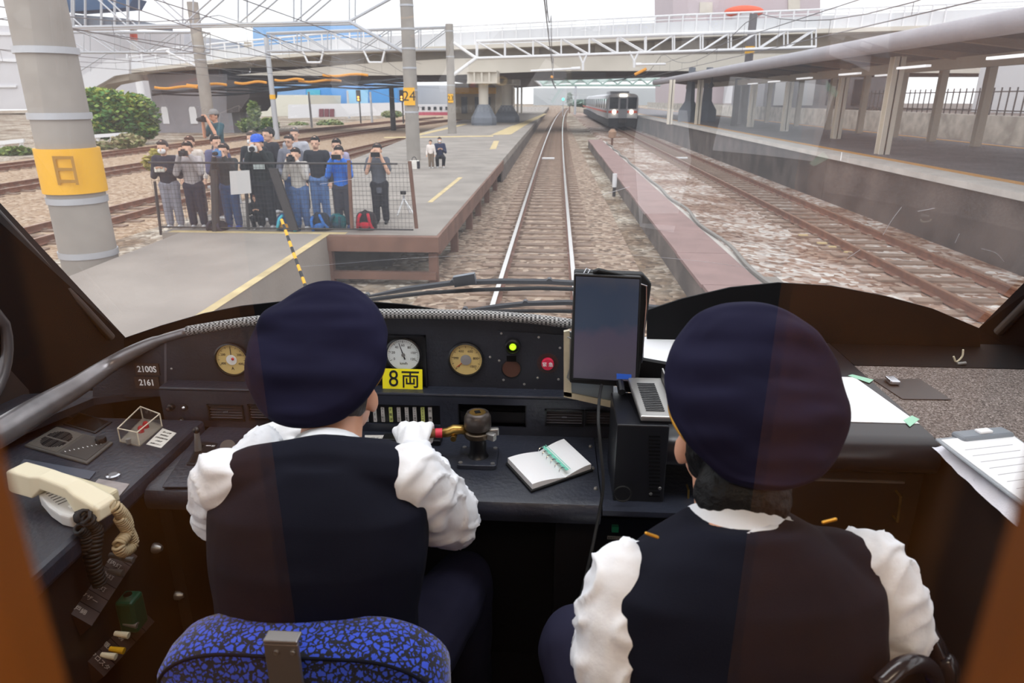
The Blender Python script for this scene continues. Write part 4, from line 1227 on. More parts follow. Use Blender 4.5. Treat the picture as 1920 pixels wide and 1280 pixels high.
c = P(372, 845, Z=1.815)
MB().tube([c, c + V((.004, .0, .05))], [.009, .006], 10).build('lever', M_STEEL, lp)
MB().ell(c + V((.004, 0, .057)), (.009, .009, .009), nu=14, nv=10).build('lever_ball', M_PLAS, lp, smooth=True)

# key in its lock ------------------------------------------------------------------
c = P(430, 862, Z=1.81)
ky = thing('ignition_key', 'steel key on a ring standing in a brass lock on the desk', 'key', c)
MB().lathe([(.022, 0.004), (.022, .007), (.012, .008)], c, n=20).build('lock_plate', M_BRASS, ky, auto=40)
MB().tube([c + V((.0, 0, .008)), c + V((0, 0, .022))], .005, 10).build('key_shaft', M_CHR, ky)
MB().lathe([(.018, -.0015), (.018, .0015)], c + V((0, .002, .034)), (.2, -.7, .7), 20).build('key_bow', M_CHR, ky)
MB().tube([c + V((-.012 + .012 * math.cos(a), -.018 + .012 * math.sin(a), .012)) for a in [rad(x) for x in range(0, 360, 24)]], .0015, 6, closed=True).build('key_ring', M_CHR, ky)

# brake valve ------------------------------------------------------------------------
c = P(897, 862, Z=1.81)
bv = thing('brake_handle', 'brass brake handle on black cast stand with square hole in its cap', 'brake handle', c)
pl_ = MB()
rr = .047
po = []
for sx, sy in ((1, 1), (-1, 1), (-1, -1), (1, -1)):
    for a in range(4):
        t = math.atan2(sy, sx) - rad(45) + rad(30 * a)
        po.append(c + V((sx * (rr - .008) + .008 * math.cos(t), sy * (rr - .008) + .008 * math.sin(t), 0)))
pl_.prism(po, (0, 0, .012)).build('base_plate', M_DSK, bv, bevel=.002)
for sx in (-1, 1):
    for sy in (-1, 1): MB().lathe([(.005, .012), (.005, .0145), (.002, .0145)], c + V((sx * .038, sy * .038, 0)), n=10).build('bolt', M_STEEL, bv)
MB().lathe([(.026, .011), (.021, .016), (.0195, .03), (.0195, .062), (.03, .064), (.03, .076), (.026, .078)], c, n=28).build('column', M_PLAS, bv, auto=40)
MB().lathe([(.029, .066), (.0325, .068), (.0325, .078), (.029, .080), (.024, .084)], c, n=28).build('collar', mat('worn_bronze', '#574a3c', .35, metal=.7), bv, auto=40)
for a in (10, 330):
    d = V((math.cos(rad(a)), math.sin(rad(a)), 0))
    MB().obox(c + d * .038 + V((0, 0, .074)), (.024, .014, .018), basis((0, 0, 1), d)).build('collar_lug', M_STEEL, bv, bevel=.003)
MB().lathe([(.02, .084), (.031, .087), (.0325, .097), (.0315, .115), (.026, .126), (.021, .128), (.0195, .126)], c, n=32).build('cap', mat('cap_bronze', '#4c4440', .35, metal=.5, var=.2, vs=20), bv, auto=50)
MB().lathe([(.0195, .124), (.019, .127), (.002, .1272)], c, n=28).build('cap_disc', M_BRASS, bv, auto=40)
MB().obox(c + V((0, 0, .1278)), (.013, .013, .0012), Matrix.Rotation(rad(20), 3, 'Z')).build('square_hole', M_COWL, bv)
hd = V((-1, -.12, .0)).normalized()
h0 = c + V((0, 0, .075)) + hd * .026
BH0, BH1 = h0 + hd * .02 + V((0, 0, .004)), h0 + hd * .145 + V((0, 0, -.004))
MB().tube([h0, h0 + hd * .012 + V((0, 0, .008)), h0 + hd * .03 + V((0, 0, .008)), h0 + hd * .045 + V((0, 0, .001)), h0 + hd * .062], [.008, .011, .013, .0115, .011], 14).build('lever_arm', M_BRASS, bv, smooth=True)
MB().cyl(h0 + hd * .03 + V((0, -.018, -.008)), h0 + hd * .03 + V((0, .012, -.008)), .007, 12).build('pivot_bolt', M_BRASS, bv)
MB().cyl(h0 + hd * .058, h0 + hd * .074, .0115, 16).build('red_tape', mat('red_tape', '#d8324a', .5), bv, auto=40)
MB().tube([h0 + hd * .07, h0 + hd * .1, h0 + hd * .16, h0 + hd * .172], [.010, .0125, .012, .008], 14).build('wooden_grip', mat('grip_wood', '#8a5a34', .5), bv, smooth=True)

# notebook -------------------------------------------------------------------------------
nq = QZ([(952, 869), (1057, 833), (1108, 881), (998, 919)], 1.814)
nb = thing('notebook', 'open ring-bound notebook with green striped page lying on the desk', 'notebook', (nq[0] + nq[2]) / 2)
cv = [lerp(p, (nq[0] + nq[2]) / 2, -.06) for p in nq]
MB().prism([p + V((0, 0, -.003)) for p in cv], (0, 0, .006)).build('cover', M_RUB, nb, bevel=.002)
ml, mr = lerp(nq[0], nq[1], .58), lerp(nq[3], nq[2], .5)
ml, mr = lerp(nq[0], nq[1], .55), lerp(nq[3], nq[2], .55)
def page(a, b, c_, d):
    m = MB(); n = 8; ring0, ring1 = [], []
    for i in range(n + 1):
        t = i / n
        z = .004 + .012 * math.sin(math.pi * min(1, t * .55 + .45))
        ring0.append(lerp(a, b, t) + V((0, 0, z))); ring1.append(lerp(d, c_, t) + V((0, 0, z)))
    for i in range(n):
        m.hexa([ring0[i] * 1 - V((0, 0, .012)) if False else V((ring0[i].x, ring0[i].y, nq[0].z + .003)), V((ring0[i + 1].x, ring0[i + 1].y, nq[0].z + .003)), V((ring1[i + 1].x, ring1[i + 1].y, nq[0].z + .003)), V((ring1[i].x, ring1[i].y, nq[0].z + .003)), ring0[i], ring0[i + 1], ring1[i + 1], ring1[i]])
    return m
p1 = page(nq[0], ml, mr, nq[3]).build('page', M_PAPER, nb)
p2 = page(nq[1], ml, mr, nq[2])
p2.build('page', M_PAPER, nb)
m = MB()
for a, b, w0, w1 in ((.06, .17, .04, .96), (.22, .24, .02, .96)):
    q = [lerp(lerp(ml, nq[1], t), lerp(mr, nq[2], t), s) + V((0, 0, .0175)) for t, s in ((a, w0), (b, w0), (b, w1), (a, w1))]
    m.prism(q, (0, 0, .0008))
m.build('green_stripe', mat('mint', '#7fd8c0', .6), nb)
for k in range(6):
    q = lerp(ml, mr, .08 + k * .16) + V((0, 0, .012))
    dd = (nq[1] - nq[0]).normalized()
    MB().tube([q + dd * .009 * math.cos(a) + V((0, 0, .009 * math.sin(a))) for a in [rad(x) for x in range(0, 181, 20)]], .0012, 6).build('ring', M_CHR, nb)

# 8-car card ---------------------------------------------------------------------------------
q0, q1 = P(716, 692, Y=1.612), P(793, 731, Y=1.612)
kc = thing('number_card', 'bright yellow card reading 8両 propped under the speedometer', 'card', ((q0.x + q1.x) / 2, 1.615, q1.z))
MB().hexa([(q0.x, 1.606, q1.z), (q1.x, 1.606, q1.z), (q1.x, 1.608, q1.z), (q0.x, 1.608, q1.z), (q0.x, 1.616, q0.z), (q1.x, 1.616, q0.z), (q1.x, 1.618, q0.z), (q0.x, 1.618, q0.z)]).build('card_plate', mat('card_yellow', '#f7e81a', .5), kc)
nd = V((0, -(q0.z - q1.z), .01)).normalized()
MB().text('8', .062, (q0.x * .72 + q1.x * .28, 1.6108, (q0.z + q1.z) / 2 + .001), (1, 0, 0), nd, squash=.9).text('両', .05, (q0.x * .3 + q1.x * .7, 1.6108, (q0.z + q1.z) / 2 - .001), (1, 0, 0), nd, bold=.0004).build('lettering', M_BLK, kc)

# left side console ------------------------------------------------------------------------------
SZ = 1.835
sc_ = thing('side_console', 'black side console left of the driver with radio panel and switches', 'console', (-1.2, 1.2, FLZ))
MB().box(-1.49, -.905, .72, 1.575, SZ - .05, SZ).build('console_top', M_DSK, sc_, bevel=.012)
MB().box(-1.49, -.93, .72, 1.57, FLZ, SZ - .05).build('console_body', M_BRN, sc_)
MB().prism([(-1.5, 1.7, SZ - .02), (-1.5, 1.2, SZ + .02), (-1.36, 1.2, SZ + .02), (-1.22, 1.6, SZ + .02), (-1.0, 1.7, SZ + .02)], (0, 0, .02)).build('sill_block', M_PAN, sc_)
q = QZ([(150, 776), (208, 792), (178, 812), (121, 796)], SZ)
f_ = MB().prism([lerp(p, (q[0] + q[2]) / 2, -.06) for p in q], (0, 0, .003)).build('display_frame', M_PLAS, sc_)
MB().prism([lerp(p, (q[0] + q[2]) / 2, .1) + V((0, 0, .0031)) for p in q], (0, 0, .0008)).build('display_glass', mat('display_dark', '#0c0808', .15), f_)
q = QZ([(108, 802), (213, 832), (164, 872), (46, 838)], SZ)
rp_ = MB().prism(q, (0, 0, .006)).build('radio_panel', mat('radio_grey', '#4e4a46', .55), sc_, bevel=.002)
gr_ = MB()
for k in range(22):
    t = .03 + k * .022
    p0, p1 = lerp(q[0], q[1], t), lerp(q[3], q[2], t)
    d = (q[1] - q[0]).normalized() * .0013
    a, b = lerp(p0, p1, .06), lerp(p0, p1, .94)
    gr_.prism([a - d, a + d, b + d, b - d], (0, 0, .0075))
gr_.build('speaker_grille', mat('grille_grey', '#6b6660', .6), rp_)
sl_ = MB()
for k in range(14):
    t = .10 + k * .027
    w = .36 * math.sqrt(max(0, 1 - ((k - 6.5) / 7.2) ** 2))
    d = (q[1] - q[0]).normalized() * .0022
    for s0, s1 in ((.5 - w, .47), (.53, .5 + w)):
        if s1 - s0 < .03: continue
        a, b = lerp(lerp(q[0], q[1], t), lerp(q[3], q[2], t), s0), lerp(lerp(q[0], q[1], t), lerp(q[3], q[2], t), s1)
        sl_.prism([a - d, a + d, b + d, b - d], (0, 0, .0078))
sl_.build('speaker_slots', M_COWL, rp_)
cpt = [lerp(lerp(q[0], q[1], t), lerp(q[3], q[2], t), s) + V((0, 0, .006)) for t, s in ((.55, .06), (.96, .06), (.96, .92), (.55, .92))]
MB().prism(cpt, (0, 0, .001)).build('control_plate', mat('control_plate', '#3c3937', .5), rp_)
kq = lerp(lerp(q[0], q[1], .86), lerp(q[3], q[2], .86), .14) + V((0, 0, .006))
MB().lathe([(.012, 0), (.0125, .010), (.011, .013)], kq, n=20).build('volume_knob', M_PLAS, rp_, auto=40)
mk = MB()
for k in range(9): mk.obox(lerp(cpt[3], cpt[1], .1 + k * .09) + V((0, 0, .0012)), (.006, .0015, .0003), Matrix.Rotation(rad(-30), 3, 'Z'))
mk.build('scale_marks', M_PAPER, rp_)
q = QZ([(45, 862), (180, 886), (168, 900), (30, 884)], SZ)
bp_ = MB().prism(q, (0, 0, .003)).build('button_panel', mat('panel_bluegrey', '#4a4f5c', .4), sc_)
MB().prism([lerp(q[3], q[2], t) + V((0, dy, .0031)) for t, dy in ((0, 0), (.45, 0), (.45, .012), (0, .012))], (0, 0, .001)).build('red_strip', mat('strip_red', '#c8371f', .5), bp_)
c = P(213, 893, Z=SZ)
cb_ = MB().lathe([(.015, 0), (.015, .005), (.011, .007), (.0105, .004)], c, n=24).build('push_button', M_CHR, sc_, auto=40)
MB().lathe([(.0102, .003), (.010, .0055), (.002, .006)], c, n=20).build('button_face', mat('button_grey', '#6e6e72', .5), cb_)
q = QZ([(185, 898), (243, 908), (220, 935), (160, 925)], SZ)
MB().prism(q, (0, 0, .0015)).build('name_plate', mat('worn_plate', '#9a9190', .4, var=.2, vs=30), sc_)
q = QZ([(274, 833), (302, 840), (331, 812), (305, 803)], SZ)
ls = MB().m(0).prism(q, (0, 0, .0008))
for k in range(5):
    a, b = lerp(q[0], q[3], .12 + .18 * k), lerp(q[1], q[2], .12 + .18 * k)
    ls.m(1).text(('試験ボタン', '点検済', '非常通報受信', '使用禁止', '扱い注意')[k], .007, (a + b) / 2 + V((0, 0, .001)), q[1] - q[0], (0, 0, 1), ext=.0001)
ls.build('paper_label', [mat('label_cream', '#d8d3ca', .6), M_INK], sc_)
# switch boxes on the console's inner side
def switch_box(nm, pa, pb, n, texts, X=-.90):
    a, b = P(*pa, X=X), P(*pb, X=X)
    u = (b - a)
    L = u.length; u = u.normalized()
    up_ = V((0, 0, 1)) - u * u.z; up_ = up_.normalized()
    w_ = .07
    nr = V((.75, 0, .66)); 
    sd = (u.cross(nr)).normalized()
    box = MB().prism([a, b, b - sd * w_, a - sd * w_], nr * -.04).build(nm, mat('switch_box_brown', '#3a2a26', .5), sc_)
    t = MB()
    for i in range(n):
        cc = lerp(a, b, (i + .5) / n) - sd * w_ * .5 + nr * .0005
        t.text(texts[i % len(texts)], .013, cc, -sd if (-sd).x > 0 else sd, nr, ext=.0002)
    t.build('switch_lettering', mat('lettering_dim', '#b8aea6', .6), box)
    g_ = MB()
    for i in range(1, n): 
        cc = lerp(a, b, i / n)
        g_.prism([cc, cc + u * .001, cc + u * .001 - sd * w_, cc - sd * w_], nr * .0006)
    g_.build('divider', M_COWL, box)
switch_box('label_panel', (172, 1173), (258, 1042), 6, ['戸締', 'ブザー', '予備灯', '前照灯', '室内灯', '運転室'])
switch_box('label_panel', (195, 1268), (290, 1165), 5, ['デフロスタ', '暖房', '冷房', '換気', '放送'])
for px, py, cm in ((205, 1040, M_STEEL), (224, 1046, M_STEEL), (203, 1070, M_STEEL), (215, 1187, M_BEIGE), (206, 1216, mat('toggle_yellow', '#d8a820', .4)), (190, 1227, M_BEIGE), (232, 1168, M_STEEL)):
    q = P(px, py, X=-.91)
    MB().tube([q, q + V((.03, 0, -.004))], [.005, .007], 10).build('toggle_switch', cm, sc_)
q = P(262, 1140, X=-.88)
gx = MB().box(q.x - .04, q.x, q.y - .022, q.y + .022, q.z - .05, q.z + .03).build('green_box', mat('box_green', '#0a4431', .35), sc_, bevel=.006)
MB().lathe([(.009, 0), (.009, .006)], q + V((-.02, 0, .03)), n=12).build('box_cap', M_CHR, gx)
for px, py in ((330, 1115), (288, 1027)):
    q = P(px, py, X=-.9)
    MB().lathe([(.012, 0), (.012, .01), (.006, .02)], q, (1, 0, 0), 14).build('side_knob', M_STEEL, sc_, auto=40)

# clear cover box
q = QZ([(226, 828), (262, 836), (304, 800), (268, 786)], SZ)
cl = thing('switch_cover', 'clear plastic cover box over red switches on the left console', 'cover', (q[0] + q[2]) / 2)
MB().prism([lerp(p, (q[0] + q[2]) / 2, -.05) for p in q], (0, 0, .003)).build('cover_base', mat('clear_yellowed', '#8c857a', .4), cl)
for i in range(4):
    a, b = q[i], q[(i + 1) % 4]
    MB().prism([a + V((0, 0, .003)), b + V((0, 0, .003)), b + V((0, 0, .036)), a + V((0, 0, .036))], (((q[0] + q[2]) / 2 - a).normalized() * .002)).build('cover_wall', G_THIN, cl)
MB().prism([p + V((0, 0, .036)) for p in q], (0, 0, .002)).build('cover_lid', G_THIN, cl)
ed = MB()
for i in range(4):
    ed.cyl(q[i] + V((0, 0, .037)), q[(i + 1) % 4] + V((0, 0, .037)), .0016, 6); ed.cyl(q[i], q[i] + V((0, 0, .037)), .0016, 6)
ed.build('cover_edge', mat('edge_cream', '#d8cdb8', .4), cl)
for t in (.4, .62):
    c = lerp((q[0] + q[1]) / 2, (q[2] + q[3]) / 2, t + .1)
    MB().lathe([(.007, .003), (.007, .015), (.004, .02)], c, n=14).build('red_switch', mat('switch_red', '#b8242a', .4), cl, auto=40)
c = lerp(q[0], q[1], .5) + (q[0] - q[3]).normalized() * .004
MB().lathe([(.005, .003), (.006, .012), (.006, .016)], c, n=12).build('thumb_screw', M_STEEL, cl, auto=40)

# phone handset -----------------------------------------------------------------------------------
a, b = P(30, 885, Z=1.90), P(200, 940, Z=1.885)
ph = thing('phone_handset', 'cream telephone handset with coiled cord resting in its cradle', 'telephone', P(120, 930, Z=SZ))
d = (b - a).normalized(); sd = V((d.y, -d.x, 0)).normalized()
def hs(t, w, z0, z1):
    c = lerp(a, b, t)
    return [c + sd * w + V((0, 0, z0)), c - sd * w + V((0, 0, z0)), c - sd * w * .8 + V((0, 0, z1)), c + sd * w * .8 + V((0, 0, z1))]
m = MB().rings([hs(0, .024, -.03, .012), hs(.05, .026, -.032, .018), hs(.28, .026, -.03, .02), hs(.38, .021, -.006, .024), hs(.66, .022, -.006, .02), hs(.76, .027, -.028, .012), hs(.96, .028, -.035, .0), hs(1.0, .024, -.033, -.006)])
m.build('handset', M_BEIGE, ph, bevel=.005, segs=3)
cr = [P(75, 945, Z=SZ), P(172, 972, Z=SZ), P(228, 938, Z=SZ), P(120, 905, Z=SZ)]
MB().prism(cr, (0, 0, .03)).build('cradle', mat('cradle_beige', '#d8cdae', .45), ph, bevel=.006)
def coil(path, R, r, turns, nseg=10):
    path = smoothpath(path, 8)
    out = []
    L = [0]
    for i in range(1, len(path)): L.append(L[-1] + (path[i] - path[i - 1]).length)
    N = turns * nseg
    nx = None
    for k in range(N + 1):
        s = L[-1] * k / N
        i = max(1, next((j for j in range(1, len(L)) if L[j] >= s), len(L) - 1))
        f = (s - L[i - 1]) / max(1e-9, L[i] - L[i - 1])
        p = lerp(path[i - 1], path[i], f)
        t = (path[i] - path[i - 1]).normalized()
        if nx is None: nx = basis(t).col[0].copy()
        nx = (nx - t * nx.dot(t)).normalized()
        ny = t.cross(nx)
        an = 2 * math.pi * k / nseg
        out.append(p + (nx * math.cos(an) + ny * math.sin(an)) * R)
    return MB().tube(out, r, 6)
cx = lambda px, py, x=-.86: P(px, py, X=x)
coil([P(205, 944, Z=1.87), cx(218, 952), cx(236, 975), cx(238, 1000), cx(222, 1022), cx(232, 1034), cx(248, 1020), cx(240, 995), cx(224, 970)], .010, .0034, 44).build('coiled_cord', mat('cord_beige', '#b8a684', .5), ph, smooth=True)
# microphone with black coil
mc = thing('hand_microphone', 'white hand microphone with black coiled cord hanging at the left console', 'microphone', P(130, 960, Z=SZ))
a, b = P(100, 925, Z=1.86), P(150, 968, Z=1.85)
d = (b - a).normalized(); sd = V((d.y, -d.x, 0)).normalized()
m = MB().rings([[lerp(a, b, t) + sd * w + V((0, 0, -.016)), lerp(a, b, t) - sd * w + V((0, 0, -.016)), lerp(a, b, t) - sd * w + V((0, 0, .012)), lerp(a, b, t) + sd * w + V((0, 0, .012))] for t, w in ((0, .026), (.5, .03), (.85, .027), (1.05, .018))])
m.build('microphone_body', mat('mic_white', '#d5d5d4', .4), mc, bevel=.006, segs=3)
gl_ = MB()
for k in range(6):
    c = lerp(a, b, .1 + k * .09) + V((0, 0, .0122))
    gl_.prism([c - sd * .016, c + sd * .016, c + sd * .016 + d * .0015, c - sd * .016 + d * .0015], (0, 0, .0006))
gl_.build('grille_lines', M_INK, mc)
MB().obox(lerp(a, b, .78) + V((0, 0, .0125)), (.012, .012, .002), basis((0, 0, 1), d)).build('talk_button', M_PAPER, mc)
coil([b + V((0, 0, .0)), cx(160, 968, -.89), cx(172, 982, -.89), cx(180, 1000, -.89), cx(176, 1050, -.89), cx(188, 1096, -.89)], .011, .0038, 26).build('coiled_cord', M_RUB, mc, smooth=True)
coil([cx(148, 990, -.9), cx(160, 1000, -.9), cx(168, 1040, -.9), cx(182, 1090, -.9)], .010, .0038, 18).build('coiled_cord', M_RUB, mc, smooth=True)

# timetable holder and tablet ------------------------------------------------------------------------
th_ = thing('timetable_holder', 'cream metal timetable frame with clip standing behind the tablet', 'holder', P(1100, 745, Y=1.5))
M_FR = mat('frame_cream', '#cfc6ac', .4, var=.1, vs=30)
TYh = 1.50
MB().prism(QY([(1057, 622), (1068, 620), (1072, 745), (1057, 742)], TYh), (0, .012, 0)).build('frame_side', M_FR, th_)
MB().prism(QY([(1057, 734), (1146, 752), (1146, 764), (1057, 744)], TYh), (0, .012, 0)).build('frame_bottom', M_FR, th_)
MB().prism(QY([(1066, 622), (1150, 630), (1150, 756), (1066, 738)], TYh + .004), (0, .006, 0)).build('back_plate', mat('plate_blue_grey', '#8f9aa0', .3, metal=.4), th_)
MB().tube(QY([(1064, 632), (1070, 634), (1069, 690), (1064, 708), (1068, 712)], TYh - .006), .0022, 6).build('wire_clip', M_STEEL, th_)
MB().box(.07, .16, 1.505, 1.6, 1.93, 1.96).build('foot_bracket', M_DSK, th_)
tb = thing('tablet', 'dark screened tablet in black folio case mounted on the right of the dashboard', 'tablet', P(1140, 720, Y=1.46))
def tq(y): return QY([(1072, 712), (1195, 720), (1203, 519), (1077, 513)], y)
cs = [(1068, 718), (1196, 728), (1222, 532), (1206, 514), (1077, 509)]
MB().prism(QY(cs, 1.462), (0, .03, 0)).build('folio_case', M_RUB, tb, bevel=.004)
MB().prism(tq(1.448), (0, .014, 0)).build('tablet_body', M_PLAS, tb, bevel=.003)
scm = mat('tablet_screen', '#1a1d28', .25)
nt = scm.node_tree
tc = nt.nodes.new('ShaderNodeTexCoord'); sx_ = nt.nodes.new('ShaderNodeSeparateXYZ'); nz = nt.nodes.new('ShaderNodeTexNoise'); nz.inputs['Scale'].default_value = 22
ad = nt.nodes.new('ShaderNodeMath'); ad.operation = 'MULTIPLY_ADD'; ad.inputs[1].default_value = .09
rp = nt.nodes.new('ShaderNodeValToRGB')
for k, (ps_, cl_) in enumerate(((.0, '#34343c'), (.10, '#4c444e'), (.17, '#4a4250'), (.2, '#333c4c'), (.27, '#303a4a'), (.32, '#45454c'))):
    el_ = rp.color_ramp.elements[k] if k < 2 else rp.color_ramp.elements.new(ps_)
    el_.position = ps_; el_.color = (*srgb(cl_), 1)
nt.links.new(tc.outputs['Object'], nz.inputs['Vector']); nt.links.new(tc.outputs['Object'], sx_.inputs[0])
nt.links.new(nz.outputs['Fac'], ad.inputs[0]); nt.links.new(sx_.outputs['Z'], ad.inputs[2])
nt.links.new(ad.outputs[0], rp.inputs['Fac']); nt.links.new(rp.outputs['Color'], nt.nodes['Principled BSDF'].inputs['Emission Color'])
nt.nodes['Principled BSDF'].inputs['Emission Strength'].default_value = .62
scr = MB().prism(QY([(1075, 708), (1191, 715), (1199, 524), (1080, 518)], 1.4465), (0, .002, 0)).build('screen', scm, tb)
MB().prism(QY([(1156, 700), (1184, 702), (1184, 711), (1156, 710)], 1.446), (0, .001, 0)).build('blue_icon', mat('icon_blue', '#2c55b0', .4, emit=.3), scr)
MB().tube(QY([(1195, 530), (1212, 536), (1212, 570), (1206, 640), (1203, 680)], 1.458), .0022, 6).build('metal_edge', M_CHR, tb)
MB().tube(QY([(1095, 512), (1100, 503), (1106, 506), (1103, 512)], 1.46), .002, 6).build('strap_ring', M_CHR, tb)
MB().tube(QY([(1112, 510), (1122, 507), (1160, 514), (1172, 516)], 1.46), [.005, .006, .003, .003], 8).build('strap', M_RUB, tb)
MB().cyl(P(1166, 735, Y=1.42), P(1160, 700, Y=1.475), .009, 10).build('mount_arm', M_PLAS, tb)
cab_ = MB().tube(smoothpath([P(1128, 722, Y=1.44), P(1124, 745, Y=1.36), P(1122, 790, Y=1.28), P(1128, 860, Y=1.24), P(1131, 910, Y=1.22), P(1122, 970, Y=1.2), P(1103, 1060, Y=1.15), P(1072, 1180, Y=1.1), P(1035, 1290, Y=1.05), P(1015, 1360, Y=1.0)], 6), .0035, 8)
tag(cab_.build('charging_cable', M_RUB, smooth=True), 'thin black cable hanging down from the tablet past the desk corner', 'cable')

# ATS box -------------------------------------------------------------------------------------------
x0, x1 = P(1157, 800, Y=1.3).x, P(1256, 800, Y=1.3).x
zt, zb = P(1200, 797, Y=1.3).z, P(1200, 940, Y=1.3).z
eb = thing('equipment_box', 'black metal equipment box with slotted side vents right of the desk', 'box', ((x0 + x1) / 2, 1.38, zb))
MB().box(x0, x1, 1.3, 1.47, zb, zt).build('housing', mat('box_black', '#1c1d22', .35), eb, bevel=.003)
m = MB()
for k in range(17):
    q = P(1227, 818 + k * 7, Y=1.2995)
    m.box(q.x - .012, q.x + .012, 1.2988, 1.3004, q.z - .0018, q.z + .0018)
m.build('vent_slots', M_COWL, eb)
for px, py in ((1220, 925), (1237, 915)): MB().lathe([(.004, 0), (.003, .003)], P(px, py, Y=1.3), (0, -1, 0), 10).build('screw', M_STEEL, eb)
pr = thing('ticket_printer', 'steel framed printer with grille lid on top of the equipment box', 'printer', (x1 - .03, 1.38, zt))
q = [V((x1 - .06, 1.31, zt + .004)), V((x1 + .015, 1.31, zt + .004)), V((x1 + .0, 1.45, zt + .035)), V((x1 - .075, 1.45, zt + .035))]
MB().prism(q, (0, 0, .012)).build('printer_lid', M_STEEL, pr, bevel=.003)
m = MB()
for k in range(16):
    a_, b_ = lerp(q[0], q[3], .14 + k * .045), lerp(q[1], q[2], .14 + k * .045)
    m.cyl(lerp(a_, b_, .2) + V((0, 0, .013)), lerp(a_, b_, .72) + V((0, 0, .013)), .0016, 6)
m.build('grille_bars', mat('grille_dark', '#3a3c40', .4), pr)
MB().prism([V((x1 - .06, 1.31, zt)), V((x1 + .015, 1.31, zt)), V((x1, 1.45, zt)), V((x1 - .075, 1.45, zt))], (0, 0, .005)).build('printer_base', M_PLAS, pr)
MB().prism([q[1] + V((0, 0, .008)), q[2] + V((0, 0, .008)), q[2] + V((.0, 0, .035)), q[1] + V((0, 0, .03))], (.003, 0, 0)).build('side_bracket', M_STEEL, pr)
MB().prism([(x0 + .02, 1.47, zt), (x1 + .06, 1.47, zt), (x1 + .06, 1.47, zt + .03), (x1 + .02, 1.47, zt + .07), (x0 + .07, 1.47, zt + .08), (x0 + .04, 1.47, zt + .06), (x0 + .02, 1.47, zt + .015)], (0, .02, 0)).build('paper_guard', M_COWL, pr)
shl = thing('box_shelf', 'black shelf bracket carrying the equipment box beside the desk', 'shelf', (.2, 1.38, FLZ))
MB().box(.118, .5, 1.26, 1.6, zb - .012, zb).build('shelf_plate', M_DSK, shl)
MB().box(.118, .5, 1.42, 1.6, FLZ, zb - .012).build('shelf_post', M_DARK, shl)
MB().tube([(.16 + .018 * math.cos(rad(a)), 1.28, zb + .03 + .018 * math.sin(rad(a))) for a in range(0, 360, 20)], .002, 6, closed=True).build('wire_loop', M_RUB, shl)
q0, q1 = P(1108, 968, Y=1.418), P(1250, 1022, Y=1.418)
kp = MB().box(q0.x, q1.x, 1.412, 1.42, q1.z, q0.z).build('switch_panel', M_PLAS, shl)
q = P(1153, 989, Y=1.41)
MB().box(q.x - .008, q.x + .008, 1.402, 1.412, q.z - .008, q.z + .008).build('green_button', mat('button_green', '#2c8c64', .35), kp)
q = P(1152, 1008, Y=1.41)
MB().m(0).box(q.x - .017, q.x + .017, 1.409, 1.412, q.z - .004, q.z + .004).m(1).text('電源スイッチ', .0055, (q.x, 1.4088, q.z), (1, 0, 0), (0, -1, 0), ext=.0001).build('switch_label', [mat('label_grey', '#8a8886', .6), M_INK], kp)

# right counter and carpeted shelf -----------------------------------------------------------------------
CZ = 1.95
rc = thing('right_counter', 'black counter with rounded front edge in front of the assistant', 'counter', (.5, 1.6, FLZ))
ns = [(1.975, CZ), (1.36, CZ), (1.335, CZ - .006), (1.318, CZ - .022), (1.312, CZ - .045), (1.318, CZ - .065), (1.34, CZ - .08), (1.975, CZ - .08)]
MB().prism([(.22, y, z) for y, z in ns], (.6, 0, 0)).build('counter_top', mat('counter_black', '#232226', .28, spec=.6), rc, auto=40)
MB().box(.5, .82, 1.36, 1.97, FLZ, CZ - .08).build('cupboard', M_DARK, rc)
for px in (1684,):
    a, b = P(px, 925, Y=1.35), P(px - 6, 972, Y=1.35)
    MB().tube([a + V((0, .01, .0)), a + V((0, -.012, 0)), b + V((0, -.012, 0)), b + V((0, .01, 0))], .003, 6).build('cupboard_handle', M_BRASS, rc)
a, b = P(1291, 918, Y=1.32), P(1289, 968, Y=1.32)
MB().tube([a + V((0, .02, .0)), a, b, b + V((0, .02, 0))], .0025, 6).build('cupboard_handle', M_BRASS, rc)
MB().box(.4, .78, 1.355, 1.36, CZ - .115, CZ - .110).build('edge_strip', M_STEEL, rc)
cs_ = thing('carpeted_shelf', 'shelf covered with speckled brown carpet along the right wall', 'shelf', (1.15, 1.5, FLZ))
carpet = stones('speckled_carpet', ['#3f3530', '#6b5f59', '#8b7f79', '#544a45', '#b0a49d', '#665a55'], 330, bump=.3)
MB().box(.825, 1.49, .55, 1.78, CZ - .03, CZ - .004).build('carpet_top', carpet, cs_)
MB().box(.825, 1.49, 1.78, 1.975, CZ - .03, CZ - .002).build('back_ledge', M_COWL, cs_)
MB().box(.835, 1.49, .55, 1.975, FLZ, CZ - .03).build('shelf_body', M_BRN, cs_)
q = QZ([(1636, 712), (1724, 711), (1783, 750), (1692, 749)], CZ - .003)
hq = MB().prism(q, (0, 0, .002)).build('hatch_lid', mat('hatch_brown', '#3a2c26', .4), cs_)
MB().box(*sorted((P(1662, 716, Z=CZ).x, P(1680, 716, Z=CZ).x)), P(1670, 722, Z=CZ).y, P(1670, 712, Z=CZ).y, CZ, CZ + .012).build('latch', M_CHR, hq, bevel=.003)
MB().tube(smoothpath(QY([(1580, 664), (1640, 674), (1700, 682), (1760, 680), (1795, 672)], 1.96), 5), .006, 8).build('cable_conduit', M_PLAS, cs_)
for px, py in ((1803, 682), (1804, 693)): MB().cyl(P(px - 8, py, Y=1.8), P(px + 8, py - 2, Y=1.8), .004, 8).build('terminal_bolt', M_STEEL, cs_)
